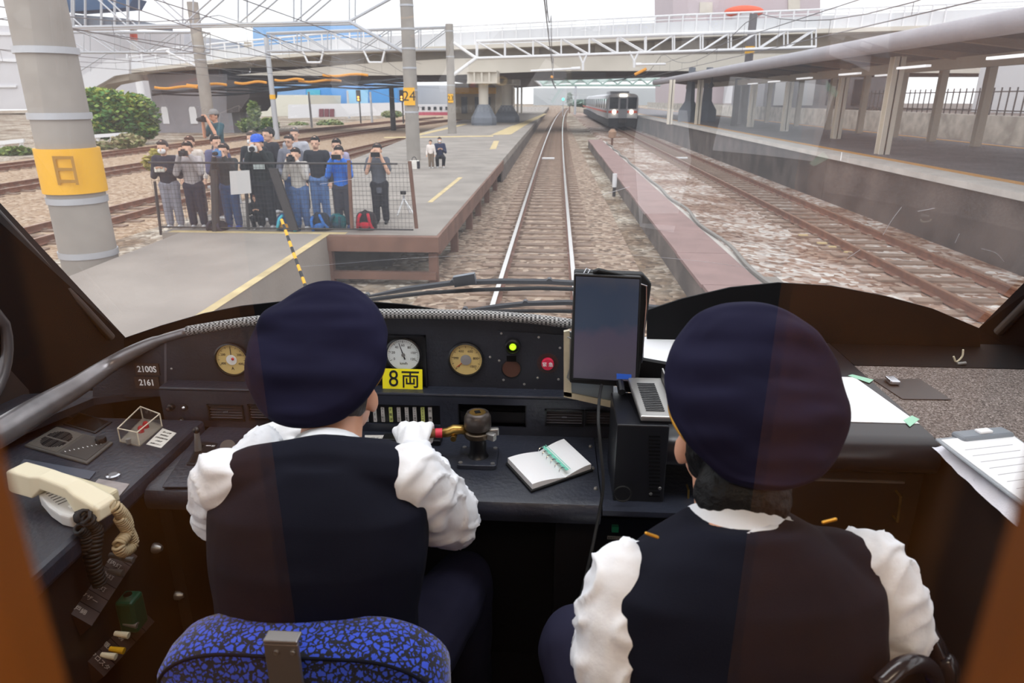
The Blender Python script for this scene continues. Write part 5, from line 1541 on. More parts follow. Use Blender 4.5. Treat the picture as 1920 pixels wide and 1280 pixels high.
MB().tube(smoothpath(QY([(1788, 668), (1793, 678), (1804, 668), (1806, 655)], 1.82), 4), .0025, 6).build('wire', M_BEIGE, cs_)
for k in range(3): MB().tube([P(1802, 706 + k * 5, Y=1.76) + V((.014 * math.cos(rad(a)), .014 * math.sin(rad(a)), 0)) for a in range(0, 360, 30)], .0035, 6, closed=True).build('spring_ring', M_STEEL, cs_)
q1_, q2_ = P(1602, 708, Z=CZ), P(1724, 795, Z=CZ)
sd_ = V((-.30, 0, 0))
tag(MB().prism([p + V((0, 0, .0006)) for p in (q1_ + sd_, q1_, q2_, q2_ + sd_)], (0, 0, .0012)).build('paper_sheet', M_PAPER), 'large white paper sheet taped at its corners on the black counter', 'paper')
q = QZ([(1207, 632), (1275, 631), (1330, 690), (1340, 740), (1230, 740), (1207, 700)], CZ + .0006)
tag(MB().prism(q, (0, 0, .0012)).build('paper_sheet', M_PAPER), 'white sheet lying on the counter just right of the tablet', 'paper')
for i, (pp, lb) in enumerate((([(1590, 704), (1598, 702), (1638, 712), (1630, 718)], 'strip of pale green tape at the back corner of the paper'), ([(1694, 788), (1710, 779), (1724, 786), (1706, 800)], 'strip of pale green tape at the front corner of the paper'))):
    tag(MB().prism(QZ(pp, CZ + .002), (0, 0, .0008)).build('green_tape', mat('tape_green', '#a9dcc0', .6)), lb, 'tape')
# clipboard on a towel
q = QZ([(1745, 838), (1830, 822), (2060, 1010), (1905, 985)], CZ + .001)
tw = MB()
n1, n2 = 24, 12
vs = []
for i in range(n1 + 1):
    for j in range(n2 + 1):
        p = lerp(lerp(q[0], q[3], i / n1), lerp(q[1], q[2], i / n1), j / n2)
        e = min(i, n1 - i, j * 2, (n2 - j) * 2) / 4
        vs.append(p + V((.006 * noise.noise(p * 20), 0, .022 * min(1, e) + .006 * noise.noise(p * 30))))
tw.add(vs, [(i * (n2 + 1) + j, (i + 1) * (n2 + 1) + j, (i + 1) * (n2 + 1) + j + 1, i * (n2 + 1) + j + 1) for i in range(n1) for j in range(n2)])
tag(tw.build('towel', mat('towel_white', '#e8e6ee', .9, bump=.3, bs=300), smooth=True), 'folded white towel under the grey clipboard', 'towel')
kz = CZ + .032
q = QZ([(1752, 826), (1890, 812), (2090, 960), (1960, 985)], kz)
kb = thing('clipboard', 'grey framed clipboard holding a printed sheet on the towel', 'clipboard', (q[0] + q[2]) / 2)
MB().prism(q, (0, 0, .006)).build('board', mat('board_grey', '#9aa0a6', .4), kb, bevel=.003)
ct = (q[0] + q[2]) / 2
MB().prism([lerp(p, ct, .08) + V((0, 0, .0062)) for p in q], (0, 0, .0015)).build('sheet', M_PAPER, kb)
m = MB()
for k in range(9):
    a_, b_ = lerp(lerp(q[0], q[3], .2 + k * .08), lerp(q[1], q[2], .2 + k * .08), .15), lerp(lerp(q[0], q[3], .2 + k * .08), lerp(q[1], q[2], .2 + k * .08), .8)
    m.cyl(a_ + V((0, 0, .0078)), b_ + V((0, 0, .0078)), .0006, 4)
m.build('printed_lines', mat('grey_ink', '#a8a8ac', .7), kb)
u = (q[1] - q[0]).normalized()
c = lerp(q[0], q[1], .6) + V((0, -.01, .008))
MB().obox(c, (.12, .035, .014), basis((0, 0, 1), u)).build('clip', mat('clip_grey', '#7d848c', .35), kb, bevel=.006)
MB().obox(c + V((0, 0, .009)), (.03, .016, .006), basis((0, 0, 1), u)).build('clip_button', M_PAPER, kb, bevel=.002)

# partition behind the crew, with the saloon the photograph is taken from ----------------------------------
pt_ = MB()
for x in (-.195, .0755): pt_.box(x, x + .1, .07, .1, FLZ, 3.24)
struct(pt_.build('partition_frame', M_WOOD))
for sx in (-1, 1):
    a, b = sorted((sx * .195 - (.0195 if sx > 0 else 0), sx * 1.5))
    struct(MB().box(a, b, .08, .11, FLZ, 1.9).build('partition_panel', M_WOOD))
    struct(MB().box(a, b, .08, .11, 2.95, 3.24).build('partition_panel', M_WOOD))
struct(MB().quad((-.095, .092, FLZ), (.0755, .092, FLZ), (.0755, .092, 3.24), (-.095, .092, 3.24)).build('window_4', glass('partition_glass', (.97, .97, .97), 1.5, 0, 1.2)))
struct(MB().box(-1.55, 1.55, -2.4, -2.36, FLZ, 3.24).build('wall_back', M_DARK))
M_SAL = mat('tint_panel_wood', '#d98c48', .5, var=.3, vs=3)
struct(MB().box(.42, 1.5, -1.06, -1.0, FLZ, 3.24).build('wall_tint_panel', M_SAL))  # unseen panels added so the partition glass mirrors a brown tint
struct(MB().box(-1.5, -.58, -1.06, -1.0, FLZ, 3.24).build('wall_tint_panel', M_SAL))
ld = bpy.data.lights.new('saloon_lamp', 'AREA')
ld.shape = 'RECTANGLE'; ld.size = 1.6; ld.size_y = .3; ld.energy = 15; ld.color = (1, .82, .6)
lo = bpy.data.objects.new('saloon_lamp', ld); COL.objects.link(lo); lo.location = (0, -.42, 3.2); lo.rotation_euler = (0, 0, 0)

cd = bpy.data.lights.new('cab_fill', 'AREA')  # fill light added below the ceiling to brighten the cab
cd.shape = 'RECTANGLE'; cd.size = 1.4; cd.size_y = .35; cd.energy = 10; cd.color = (.95, .97, 1)
co = bpy.data.objects.new('cab_fill', cd); COL.objects.link(co); co.location = (-.05, 1.15, 3.2)
# ================================================================ CREW
M_SKIN = mat('skin', '#d9a184', .5, var=.06, vs=20)
M_SHIRT = mat('white_shirt', '#eceef3', .85, bump=.25, bs=16)
M_VEST = mat('navy_vest', '#090b1b', .85, var=.1, vs=6, bump=.08, bs=500, spec=.2)
M_CAP = mat('navy_cap', '#16152c', .85, var=.08, vs=8, bump=.06, bs=500, spec=.12)
M_TROU = mat('navy_trousers', '#26263c', .85, var=.1, vs=6, spec=.2)
M_HAIRB = mat('black_hair', '#070608', .5, bump=.25, bs=160, spec=.3)
M_GLOVE = mat('white_glove', '#f4f4f6', .85, bump=.1, bs=300)
M_GOLD = mat('gold_cord', '#c8912a', .4, metal=.5)
M_SHOE = mat('black_shoe', '#0c0c0e', .3)

def loft(mb, secs, n=28, pw=2.5):
    """body sections: centre, half width, half depth, tilt axis"""
    rg = []
    for c, hw, hd, ax, xd in secs:
        B = basis(ax, xd)
        r = []
        for j in range(n):
            a = 2 * math.pi * j / n
            ca, sa = math.cos(a), math.sin(a)
            r.append(V(c) + B.col[0] * hw * math.copysign(abs(ca) ** (2 / pw), ca) + B.col[1] * hd * math.copysign(abs(sa) ** (2 / pw), sa))
        rg.append(r)
    return mb.rings(rg)

def make_cap(root, C0, n, bc, bn, R=.137):
    n, bn = V(n).normalized(), V(bn).normalized()
    C0, bc = V(C0), V(bc)
    prof = [(.020, .004), (.0195, .04), (.017, .075), (.012, .102), (.003, .122), (-.008, .1335), (-.020, .137), (-.031, .134), (-.041, .125)]
    N = 72
    fine = [prof[0]]
    for (h0_, r0_), (h1_, r1_) in zip(prof, prof[1:]):
        for k in (1, 2, 3): fine.append((h0_ + (h1_ - h0_) * k / 3, r0_ + (r1_ - r0_) * k / 3))
    prof = fine
    rings = []
    def ring(c, ax, r, ry=1.12):
        B = basis(ax, (1, 0, 0))
        return [c + B.col[0] * r * math.cos(2 * math.pi * j / N) + B.col[1] * r * ry * math.sin(2 * math.pi * j / N) for j in range(N)]
    for h, r in prof: rings.append(ring(C0 + n * h, n, r * R / .137))
    end = C0 - n * .041
    for t in (.35, .7, 1.0):
        rings.append(ring(lerp(end, bc + bn * .022, t), n.lerp(bn, t), (.125 * R / .137) * (1 - t) + .1 * t))
    rings.append(ring(bc - bn * .02, bn, .0985))
    rings.append(ring(bc - bn * .021, bn, .094))
    rings = rings[::-1]
    for i, r in enumerate(rings):
        for j, p in enumerate(r):
            k = noise.noise(p * V((6, 18, 22))) + .55 * noise.noise(p * V((9, 36, 40)))
            rr = (p - C0).length
            p += n * .013 * k * (1 if 3 < i < len(rings) - 1 else 0) * min(1, rr / .05) + (p - C0).normalized() * .0022 * noise.noise(p * 22) * (1 if i > 3 else 0)
    cp = MB().rings(rings, capa=False).build('peaked_cap', M_CAP, root, smooth=True, sub=1)
    MB().tube(ring(bc - bn * .012, bn, .1005), .0042, 8, closed=True).build('gold_cord', M_GOLD, cp, smooth=True)
    vis = []
    f = V((0, 1, 0)) - bn * bn.y
    f.normalize()
    s = f.cross(bn)
    for k in range(9):
        a = rad(-60 + 15 * k)
        q = bc - bn * .02 + (f * math.cos(a) + s * math.sin(a)) * .1
        vis.append(q)
    out = [q + f * .055 * (1 - ((k - 4) / 4.6) ** 2) - bn * .025 for k, q in enumerate(vis)]
    m = MB()
    for k in range(8):
        m.hexa([vis[k], vis[k + 1], out[k + 1], out[k], vis[k] + bn * .003, vis[k + 1] + bn * .003, out[k + 1] + bn * .003, out[k] + bn * .003])
    m.build('visor', M_SHOE, cp)
    return cp

def hand(mb, wrist, knuckle_c, across, fingers, thumb, rp=.02):
    """palm and five fingers: across = unit vector from index to little finger"""
    w, k = V(wrist), V(knuckle_c)
    ac = V(across).normalized()
    for i in range(4):
        o = ac * (i - 1.5) * .0195
        mb.cap(w + o * .6, k + o, .015, .0125, 10)
        pts = [k + o] + [V(p) + o for p in fingers[i]]
        mb.chain(pts, [.0115, .0105, .0098, .0085][:len(pts)], 10)
    mb.chain([V(p) for p in thumb], [.014, .0115, .0095], 10)
    return mb

def head(mb, c, fw_, up_, s=1.0):
    """skull, jaw, ears, nose, lips and brow; fw_ is where the face looks"""
    c, f, u = V(c), V(fw_).normalized(), V(up_).normalized()
    r = f.cross(u).normalized()
    R = Matrix((r, f, u)).transposed()
    mb.ell(c + u * .015 * s, (.074 * s, .094 * s, .10 * s), R, 24, 16)
    mb.ell(c - u * .05 * s + f * .02 * s, (.056 * s, .066 * s, .062 * s), R, 20, 12)
    mb.cap(c - u * .012 * s + f * .092 * s, c - u * .035 * s + f * .105 * s, .009 * s, .013 * s)
    for sg in (-1, 1):
        mb.ell(c + r * sg * .077 * s - f * .008 * s - u * .015 * s, (.008 * s, .02 * s, .032 * s), R @ Matrix.Rotation(rad(-12 * sg), 3, 'Z'), 14, 10)
        mb.ell(c + r * sg * .03 * s + f * .084 * s + u * .012 * s, (.018 * s, .008 * s, .007 * s), R, 10, 6)
    mb.ell(c + f * .088 * s - u * .062 * s, (.022 * s, .008 * s, .006 * s), R, 10, 6)
    return r, f, u

def face_parts(root_body, c, f, u, s=1.0):
    r = f.cross(u).normalized()
    R = Matrix((r, f, u)).transposed()
    m = MB()
    for sg in (-1, 1): m.ell(c + r * sg * .03 * s + f * .088 * s - u * .002 * s, (.011 * s, .005 * s, .006 * s), R, 10, 6)
    m.build('eyes', M_SHOE, root_body)

def crew(label, N, hip, shL, shR, elL, elR, wrL, wrR, headc, hf, kneeL, kneeR, footL, footR, cap_args, shw, kind):
    t = thing('person', label, 'person', (hip[0], hip[1], FLZ))
    N, hip, shL, shR, elL, elR, wrL, wrR = [V(x) for x in (N, hip, shL, shR, elL, elR, wrL, wrR)]
    headc = V(headc)
    xd = (shR - shL).normalized()
    ax = (N - hip).normalized()
    L = (N - hip).length
    def torso(g, lo=-.10, topk=.0):
        m = MB()
        bend = lambda u: V((0, -.028 * math.sin(math.pi * min(1, max(0, u))), 0))
        prof = [(lo, .150, .110), (.0, .162, .118), (.2, .158, .112), (.45, .166, .116), (.7, .180, .120), (.86, .178, .105), (.95, .125, .085), (1.02, .07, .065)]
        loft(m, [(hip + ax * L * u + bend(u), w * shw + g, d + g, ax, xd) for u, w, d in prof])
        mid = lerp(shL, shR, .5)
        m.cap(shL + xd * .045, mid + V((0, 0, .012)), .052 + g, .056 + g)
        m.cap(shR - xd * .045, mid + V((0, 0, .012)), .052 + g, .056 + g)
        return m
    b = torso(-.02)
    b.cap(N - V((0, .01, .05)), headc - V((0, .02, .05)), .06, .058)
    r, f, u = head(b, headc, hf, (0, -.18, 1))
    for s_, e_, w_ in ((shL, elL, wrL), (shR, elR, wrR)): b.chain([s_, e_, w_], [.042, .036, .026])
    for hp, k_, ft in ((hip - xd * .09, kneeL, footL), (hip + xd * .09, kneeR, footR)): b.chain([hp, V(k_), V(ft)], [.07, .05, .035])
    body = b.build('body', M_SKIN, t, remesh=.006, relax=4)
    face_parts(t, headc, f, u)
    sh = torso(-.013)
    for s_, e_, w_ in ((shL, elL, wrL), (shR, elR, wrR)):
        sh.chain([s_, lerp(s_, e_, .5), e_, lerp(e_, w_, .5), lerp(e_, w_, .86)], [.058, .064, .062, .054, .044], 16)
    sh.build('shirt', M_SHIRT, t, remesh=.006, relax=4, crease=.005, crf=13, ridge=.0075)
    cb = basis((0, -.28, 1), (1, 0, 0))
    cl = MB()
    na, nz_ = N - V((0, .01, .05)), headc - V((0, .02, .05))
    nb = lerp(na, nz_, .42 if kind == 'd' else .44)
    cb = basis(nz_ - na + V((0, 0, .05)), (1, 0, 0))
    n_ = 28
    rg = []
    for h, r0, r1 in ((-.03, .08, .08), (.016, .069, .069), (.018, .064, .064), (-.02, .066, .066)):
        rg.append([nb + cb @ V((r0 * 1.0 * math.cos(2 * math.pi * j / n_), r1 * 1.05 * math.sin(2 * math.pi * j / n_), h)) for j in range(n_)])
    cl.rings(rg, False, False)
    cl.build('collar', M_SHIRT, t, smooth=True)
    torso(.008, -.12).build('vest', M_VEST, t, remesh=.006, relax=5, crease=.0035, crf=11)
    tr_ = MB()
    loft(tr_, [(hip + ax * L * u, w, d, ax, xd) for u, w, d in ((-.25, .12, .1), (-.1, .17, .13), (.08, .168, .12))])
    for hp, k_, ft in ((hip - xd * .09, kneeL, footL), (hip + xd * .09, kneeR, footR)):
        tr_.chain([hp, lerp(hp, V(k_), .55), V(k_), lerp(V(k_), V(ft), .5), V(ft)], [.1, .092, .074, .068, .062], 16)
    tr_.build('trousers', M_TROU, t, remesh=.008, relax=3, crease=.005, crf=10)
    for ft in (footL, footR):
        MB().cap(V(ft) + V((0, -.03, -.01)), V(ft) + V((0, .13, -.02)), .04, .032).build('shoe', M_SHOE, t, smooth=True)
    make_cap(t, *cap_args)
    return t, body

# driver ---------------------------------------------------------------------------
Cc = P(587, 652, D=1.27)
N = P(606, 862, D=1.19)
hub = P(897, 862, Z=1.81)
gc = BH0 * 0 + h0 + hd * .118
wrR = gc + V((.004, -.088, .004))
wrL = P(500, 818, Y=1.42)
elR, elL = P(842, 972, Y=1.13), P(425, 955, Y=1.10)
drv, dbody = crew('driver person in navy peaked cap and vest, white-gloved hand on the brass brake handle', N, (-.405, .965, 1.56), P(424, 900, D=1.18), P(770, 888, D=1.2), elL, elR, wrL, wrR,
    Cc + V((.018, .045, -.105)), (.06, 1, -.12), (-.60, 1.38, 1.55), P(868, 1088, Y=1.37), (-.58, 1.42, 1.17), (-.2, 1.40, 1.17),
    (Cc, (-.06, -.70, .72), Cc + V((.014, .045, -.058)), (-.06, -.30, .95), .137), 1.0, 'd')
m = MB()
kn = gc + V((0, -.012, .024))
fg = [[gc + V((0, .016, .014)), gc + V((0, .021, -.006)), gc + V((0, .004, -.02))]] * 4
hand(m, wrR, kn, (1, .0, 0), fg, [wrR + V((-.018, .02, 0)), gc + V((-.045, -.012, .012)), gc + V((-.048, .012, -.012))])
m.cap(wrR + V((0, -.012, -.002)), lerp(wrR, kn, .6), .03, .03)
m.build('glove', M_GLOVE, drv, remesh=.0035, relax=2)
m = MB()
kn = wrL + V((.045, .06, -.004))
fg = [[kn + V((.02, .03, -.006)), kn + V((.03, .045, -.02)), kn + V((.028, .046, -.034))]] * 4
hand(m, wrL, kn, (-.7, .7, 0), fg, [wrL + V((.02, 0, -.005)), wrL + V((.06, .005, -.015)), wrL + V((.075, .02, -.03))])
m.cap(wrL - V((.006, .008, 0)), lerp(wrL, kn, .6), .03, .03)
m.build('glove', M_GLOVE, drv, remesh=.0035, relax=2)
hr_ = MB()
hc = Cc + V((.018, .045, -.105))
hr_.ell(hc + V((0, -.012, .02)), (.0775, .088, .095), None, 24, 16)
hr_.build('hair', mat('short_hair', '#241c18', .6, bump=.3, bs=200), drv, remesh=.005, relax=1)

# assistant -------------------------------------------------------------------------------
Ca = P(1428, 722, D=1.0)
N2 = P(1392, 985, D=.99)
shl2, shr2 = P(1170, 1090, D=.98), P(1628, 1062, D=1.01)
ast, abody = crew('assistant person in navy peaked cap and vest with longer black hair seated at the right', N2, (.285, .76, 1.55), shl2, shr2, P(1155, 1235, D=.97), P(1668, 1160, D=1.03), (.10, 1.02, 1.68), (.44, 1.05, 1.68),
    Ca + V((-.025, .045, -.11)), (-.12, 1, -.1), P(1085, 1215, D=1.22), (.42, 1.14, 1.52), (.1, 1.2, 1.17), (.42, 1.2, 1.17),
    (Ca, (.08, -.68, .74), Ca + V((-.018, .045, -.06)), (.05, -.32, .95), .137), 1.08, 'a')
hr_ = MB()
hc = Ca + V((-.025, .045, -.11))
hr_.ell(hc + V((.004, -.014, .01)), (.08, .09, .1), None, 24, 16)
hr_.ell(P(1392, 928, D=1.015), (.072, .055, .062), None, 20, 12)
for k in range(40):
    a = rad(200 + 140 * k / 39)
    q = P(1392, 925, D=1.02) + V((.066 * math.cos(a), .01 + .058 * math.sin(a), -.01))
    hr_.cap(q, q + V((random.uniform(-.008, .008), -.004, -.045 - random.uniform(0, .02))), .009, .003, 8)
hr_.build('hair', M_HAIRB, ast, remesh=.0045, relax=1, crease=.003, crf=60)
for w_, e_ in (((.10, 1.02, 1.68), shl2), ((.44, 1.05, 1.68), shr2)):
    w_ = V(w_); m = MB()
    kn = w_ + V((0, .08, -.01))
    hand(m, w_, kn, (1, 0, 0), [[kn + V((0, .035, -.01)), kn + V((0, .055, -.025)), kn + V((0, .06, -.045))]] * 4, [w_ + V((.02, .02, 0)), w_ + V((.045, .05, -.01)), w_ + V((.05, .075, -.02))])
    m.build('glove', M_GLOVE, ast, remesh=.0035, relax=2)
for px, py, w_ in ((1222, 1003, .02), (1555, 976, .02)):
    q = P(px, py, D=.885)
    MB().obox(q, (.02, .005, .004), Matrix.Rotation(rad(20 if px < 1400 else -20), 3, 'Y')).build('shoulder_pin', M_GOLD, ast, bevel=.002)

# chairs -------------------------------------------------------------------------------------
fab = bpy.data.materials.new('blue_pattern_fabric')
fab.use_nodes = True
nt = fab.node_tree
b_ = nt.nodes['Principled BSDF']
b_.inputs['Roughness'].default_value = .9
b_.inputs['Sheen Weight'].default_value = .3
tc = nt.nodes.new('ShaderNodeTexCoord')
vo = nt.nodes.new('ShaderNodeTexVoronoi'); vo.feature = 'DISTANCE_TO_EDGE'; vo.inputs['Scale'].default_value = 95
nz = nt.nodes.new('ShaderNodeTexNoise'); nz.inputs['Scale'].default_value = 150
mxv = nt.nodes.new('ShaderNodeMix'); mxv.data_type = 'VECTOR'; mxv.inputs[0].default_value = .008
nt.links.new(tc.outputs['Object'], nz.inputs['Vector'])
nt.links.new(tc.outputs['Object'], mxv.inputs[4]); nt.links.new(nz.outputs['Color'], mxv.inputs[5])
nt.links.new(mxv.outputs[1], vo.inputs['Vector'])
n2 = nt.nodes.new('ShaderNodeTexNoise'); n2.inputs['Scale'].default_value = 170; n2.inputs['Detail'].default_value = 1
nt.links.new(tc.outputs['Object'], n2.inputs['Vector'])
ad = nt.nodes.new('ShaderNodeMath'); ad.operation = 'MULTIPLY_ADD'; ad.inputs[1].default_value = .35; ad.inputs[2].default_value = -.1
nt.links.new(n2.outputs['Fac'], ad.inputs[0])
a2 = nt.nodes.new('ShaderNodeMath'); a2.operation = 'ADD'
nt.links.new(vo.outputs['Distance'], a2.inputs[0]); nt.links.new(ad.outputs[0], a2.inputs[1])
rp = nt.nodes.new('ShaderNodeValToRGB')
rp.color_ramp.elements[0].position = .185; rp.color_ramp.elements[0].color = (*srgb('#080a18'), 1)
rp.color_ramp.elements[1].position = .235; rp.color_ramp.elements[1].color = (*srgb('#2f4fd0'), 1)
nt.links.new(a2.outputs[0], rp.inputs['Fac']); nt.links.new(rp.outputs['Color'], b_.inputs['Base Color'])

dc = thing('driver_chair', 'driver seat with blue and black patterned backrest and steel bracket', 'chair', (-.42, .8, FLZ))
def backshape(x0, x1, zt, zb, n=10, r=.13):
    o = []
    for k in range(n + 1):
        a = rad(180 - 90 * k / n); o.append((x0 + r + r * math.cos(a), zt - r * .62 + r * .62 * math.sin(a)))
    for k in range(n + 1):
        a = rad(90 - 90 * k / n); o.append((x1 - r + r * math.cos(a), zt - r * .62 + r * .62 * math.sin(a)))
    return o + [(x1, zb + .1), (x1 - .05, zb), (x0 + .05, zb), (x0, zb + .1)]
xl_, xr_ = P(287, 1260, Y=.8).x, P(833, 1260, Y=.8).x
zt_ = P(560, 1146, Y=.875).z
o = backshape(xl_, xr_, zt_, 1.42)
m = MB()
cx_, cz_ = (xl_ + xr_) / 2, 1.6
rings = []
for y, k in ((.775, .80), (.79, .95), (.80, .985), (.84, 1.0), (.875, .985), (.89, .94), (.895, .8)):
    rings.append([V((cx_ + (x - cx_) * k, y, cz_ + (z - cz_) * k)) for x, z in o])
m.rings(rings)
m.build('backrest', fab, dc, smooth=True)
sm = MB()
sm.tube([V((cx_ + (x - cx_) * .955, .79, cz_ + (z - cz_) * .955)) for x, z in o], .003, 8, closed=True)
sm.build('piping', M_VEST, dc, smooth=True)
bx0, bx1 = P(503, 1200, Y=.785).x, P(566, 1200, Y=.785).x
zb1 = P(535, 1192, Y=.785).z
br_ = MB().box(bx0, bx1, .768, .776, 1.3, zb1).box(bx0, bx1, .768, .79, zb1, zb1 + .006).build('steel_bracket', mat('bracket_steel', '#8d8a88', .35, metal=.7), dc, bevel=.002)
for px in (518, 549):
    q = P(px, 1222, Y=.768)
    MB().lathe([(.004, 0), (.0035, .003)], q, (0, -1, 0), 12).build('rivet', M_STEEL, br_)
m = MB()
m.box(xl_ + .08, xr_ - .12, .84, 1.3, 1.4, 1.47)
m.build('seat_cushion', fab, dc, bevel=.03, segs=4)
MB().cyl((-.42, 1.05, FLZ), (-.42, 1.05, 1.4), .05, 16).build('pedestal', M_IRON, dc, auto=40)
ac = thing('assistant_chair', 'dark chair frame under the assistant at the right edge', 'chair', (.32, .75, FLZ))
MB().box(.06, .56, .55, 1.0, 1.38, 1.45).build('seat_cushion', fab, ac, bevel=.03, segs=4)
MB().cyl((.32, .75, FLZ), (.32, .75, 1.38), .05, 16).build('pedestal', M_IRON, ac, auto=40)
MB().tube(smoothpath([P(1690, 1120, Y=.95), P(1735, 1180, Y=.9), P(1760, 1230, Y=.88), P(1775, 1290, Y=.86), (.6, .8, 1.45)], 6), .016, 12).build('armrest', mat('armrest_gloss', '#2a2528', .2), ac, smooth=True)
MB().tube(smoothpath([P(1650, 1285, Y=.7), P(1700, 1245, Y=.72), P(1745, 1255, Y=.75), P(1760, 1320, Y=.75)], 6), .012, 12).build('armrest_tube', mat('armrest_gloss', '#2a2528', .2), ac, smooth=True)
# ================================================================ SPECTATORS
M_SKIN2 = mat('skin_light', '#e0b49a', .55)
M_JEAN = '#44608c'
def hexmat(c, nm='cloth'): return mat(nm + '_' + c.strip('#'), c, .85, var=.12, vs=9)

def person(label, x, y, z0, h, yaw, pose, top, legs, hair='#1c1716', mask=False, sleeve='long', skin=None, shoes='#d8d8da', kid=True, cap=None, hairlong=0, crouch=0.0, build=1.0, group=None, glasses=False, stripe=None, hem=.0, cargo=None):
    t = thing('person', label, 'person', (x, y, z0), group)
    R = Matrix.Rotation(yaw, 3, 'Z')
    o = V((x, y, z0))
    def L(a, b, c): return o + R @ V((a * h, b * h, c * h))
    hs = .072 if kid else .064
    dz = -crouch
    sk = skin or M_SKIN2
    top_ = hexmat(top) if isinstance(top, str) else top
    bw = build
    hipz, shz, hz = .49 + dz, .79 + dz, .915 + dz
    hip = [L(s * .05 * bw, 0, hipz) for s in (-1, 1)]
    if crouch:
        knee = [L(s * .09, -.2, .27) for s in (-1, 1)]
        foot = [L(s * .08, -.02, .03) for s in (-1, 1)]
    else:
        knee = [L(s * .055 * bw, -.01, .27) for s in (-1, 1)]
        foot = [L(s * .06 * bw, .01, .035) for s in (-1, 1)]
    sh = [L(s * .105 * bw, .0, shz) for s in (-1, 1)]
    if pose == 'cam': el, hd_ = [L(s * .135 * bw, -.10, .65 + dz) for s in (-1, 1)], [L(s * .05, -.155, .875 + dz) for s in (-1, 1)]
    elif pose == 'phone': el, hd_ = [L(s * .145 * bw, -.02, .60 + dz) for s in (-1, 1)], [L(s * .045, -.17, .69 + dz) for s in (-1, 1)]
    elif pose == 'high': el, hd_ = [L(s * .14 * bw, -.12, .72 + dz) for s in (-1, 1)], [L(s * .06, -.18, .88 + dz) for s in (-1, 1)]
    elif pose == 'side': el, hd_ = [L(s * .15 * bw, -.04, .58 + dz) for s in (-1, 1)], [L(.0 + s * .05, -.13, .55 + dz) for s in (-1, 1)]
    else: el, hd_ = [L(s * .15 * bw, .01, .60 + dz) for s in (-1, 1)], [L(s * .15 * bw, -.05, .46 + dz) for s in (-1, 1)]
    xd = R @ V((1, 0, 0))
    b = MB()
    hc = L(0, -.01, hz)
    fv = R @ V((0, -1, -.05))
    r_, f_, u_ = head(b, hc, fv, (0, 0, 1), h * hs / .1)
    b.cap(L(0, .01, shz - .02), hc - V((0, 0, .02 * h)), .033 * h, .031 * h, 10)
    def torso(g):
        m = MB()
        loft(m, [(L(0, 0, z + dz), w * h * bw + g, d * h + g, (0, 0, 1), xd) for z, w, d in ((.46 - hem, .088 + hem * .2, .062), (.52, .09, .064), (.62, .09, .064), (.72, .1, .066), (.79, .098, .06), (.825, .05, .04))], 20)
        return m
    for v, f in ((torso(-.012).v, torso(-.012).f),): b.add(v, f)
    for k in (0, 1):
        b.chain([sh[k], el[k], hd_[k]], [.030 * h, .026 * h, .02 * h], 10)
        b.chain([hip[k], knee[k], foot[k]], [.05 * h, .036 * h, .026 * h], 10)
        dirv = (hd_[k] - el[k]).normalized()
        across = xd * (1 if k == 0 else -1)
        p = hd_[k]
        b.cap(p, p + dirv * .035 * h, .018 * h, .017 * h, 8)
        q = p + dirv * .035 * h
        for i in range(4):
            ofs = xd * (i - 1.5) * .011 * h
            cur = V((0, 0, 1)) * .01 * h
            b.chain([q + ofs, q + ofs + dirv * .02 * h, q + ofs + dirv * (.034 - .004 * abs(i - 1.5)) * h + xd * (.006 * h if k == 0 else -.006 * h)], [.0068 * h, .0062 * h, .0055 * h], 8)
        b.chain([p + across * .012 * h, p + across * .03 * h + dirv * .02 * h, p + across * .034 * h + dirv * .036 * h], [.0085 * h, .0072 * h, .006 * h], 8)
    b.build('body', sk, t, remesh=.0085, relax=2)
    face_parts(t, hc, f_, u_, h * hs / .1)
    m = torso(.0)
    for k in (0, 1):
        if sleeve == 'long': m.chain([sh[k], el[k], lerp(el[k], hd_[k], .85)], [.045 * h, .038 * h, .03 * h], 10)
        else: m.chain([sh[k], lerp(sh[k], el[k], .75)], [.046 * h, .044 * h], 10)
    m.cap(sh[0], sh[1], .045 * h, .045 * h, 10)
    m.build('top', top_, t, remesh=.011, relax=2, crease=.004, crf=14)
    if stripe:
        q = L(0, -.073, .68 + dz)
        MB().obox(q, (.12 * h, .008, .05 * h), R).build('print', hexmat(stripe, 'print'), t, bevel=.003)
    m = MB()
    for k in (0, 1): m.chain([hip[k] + V((0, 0, .0)), knee[k], foot[k] + V((0, 0, .03 * h))], [.066 * h * bw, .052 * h, .045 * h], 10)
    m.cap(hip[0], hip[1], .072 * h, .072 * h, 10)
    m.build('trousers', hexmat(legs), t, remesh=.011, relax=2, crease=.004, crf=12)
    for k in (0, 1):
        MB().cap(foot[k] + R @ V((0, .02 * h, -.012 * h)), foot[k] + R @ V((0, -.075 * h, -.016 * h)), .026 * h, .02 * h, 12).build('shoe', hexmat(shoes, 'shoe'), t, smooth=True)
    hm = MB()
    s = h * hs / .1
    Rm = Matrix((r_, f_, u_)).transposed()
    hm.ell(hc + u_ * .028 * s - f_ * .018 * s, (.083 * s, .094 * s, .095 * s), Rm, 18, 12)
    hm.ell(hc + u_ * .07 * s + f_ * .05 * s, (.07 * s, .045 * s, .032 * s), Rm, 14, 8)
    if hairlong: hm.ell(hc - f_ * .05 * s - u_ * .06 * s, (.08 * s, .05 * s, .1 * s), Rm, 16, 10)
    hm.build('hair', hexmat(hair, 'hair'), t, remesh=.009, relax=1, crease=.003, crf=40)
    if mask: MB().ell(hc + f_ * .066 * s - u_ * .045 * s, (.062 * s, .042 * s, .046 * s), Rm, 16, 10).build('face_mask', hexmat('#f0f0f2', 'mask'), t, smooth=True)
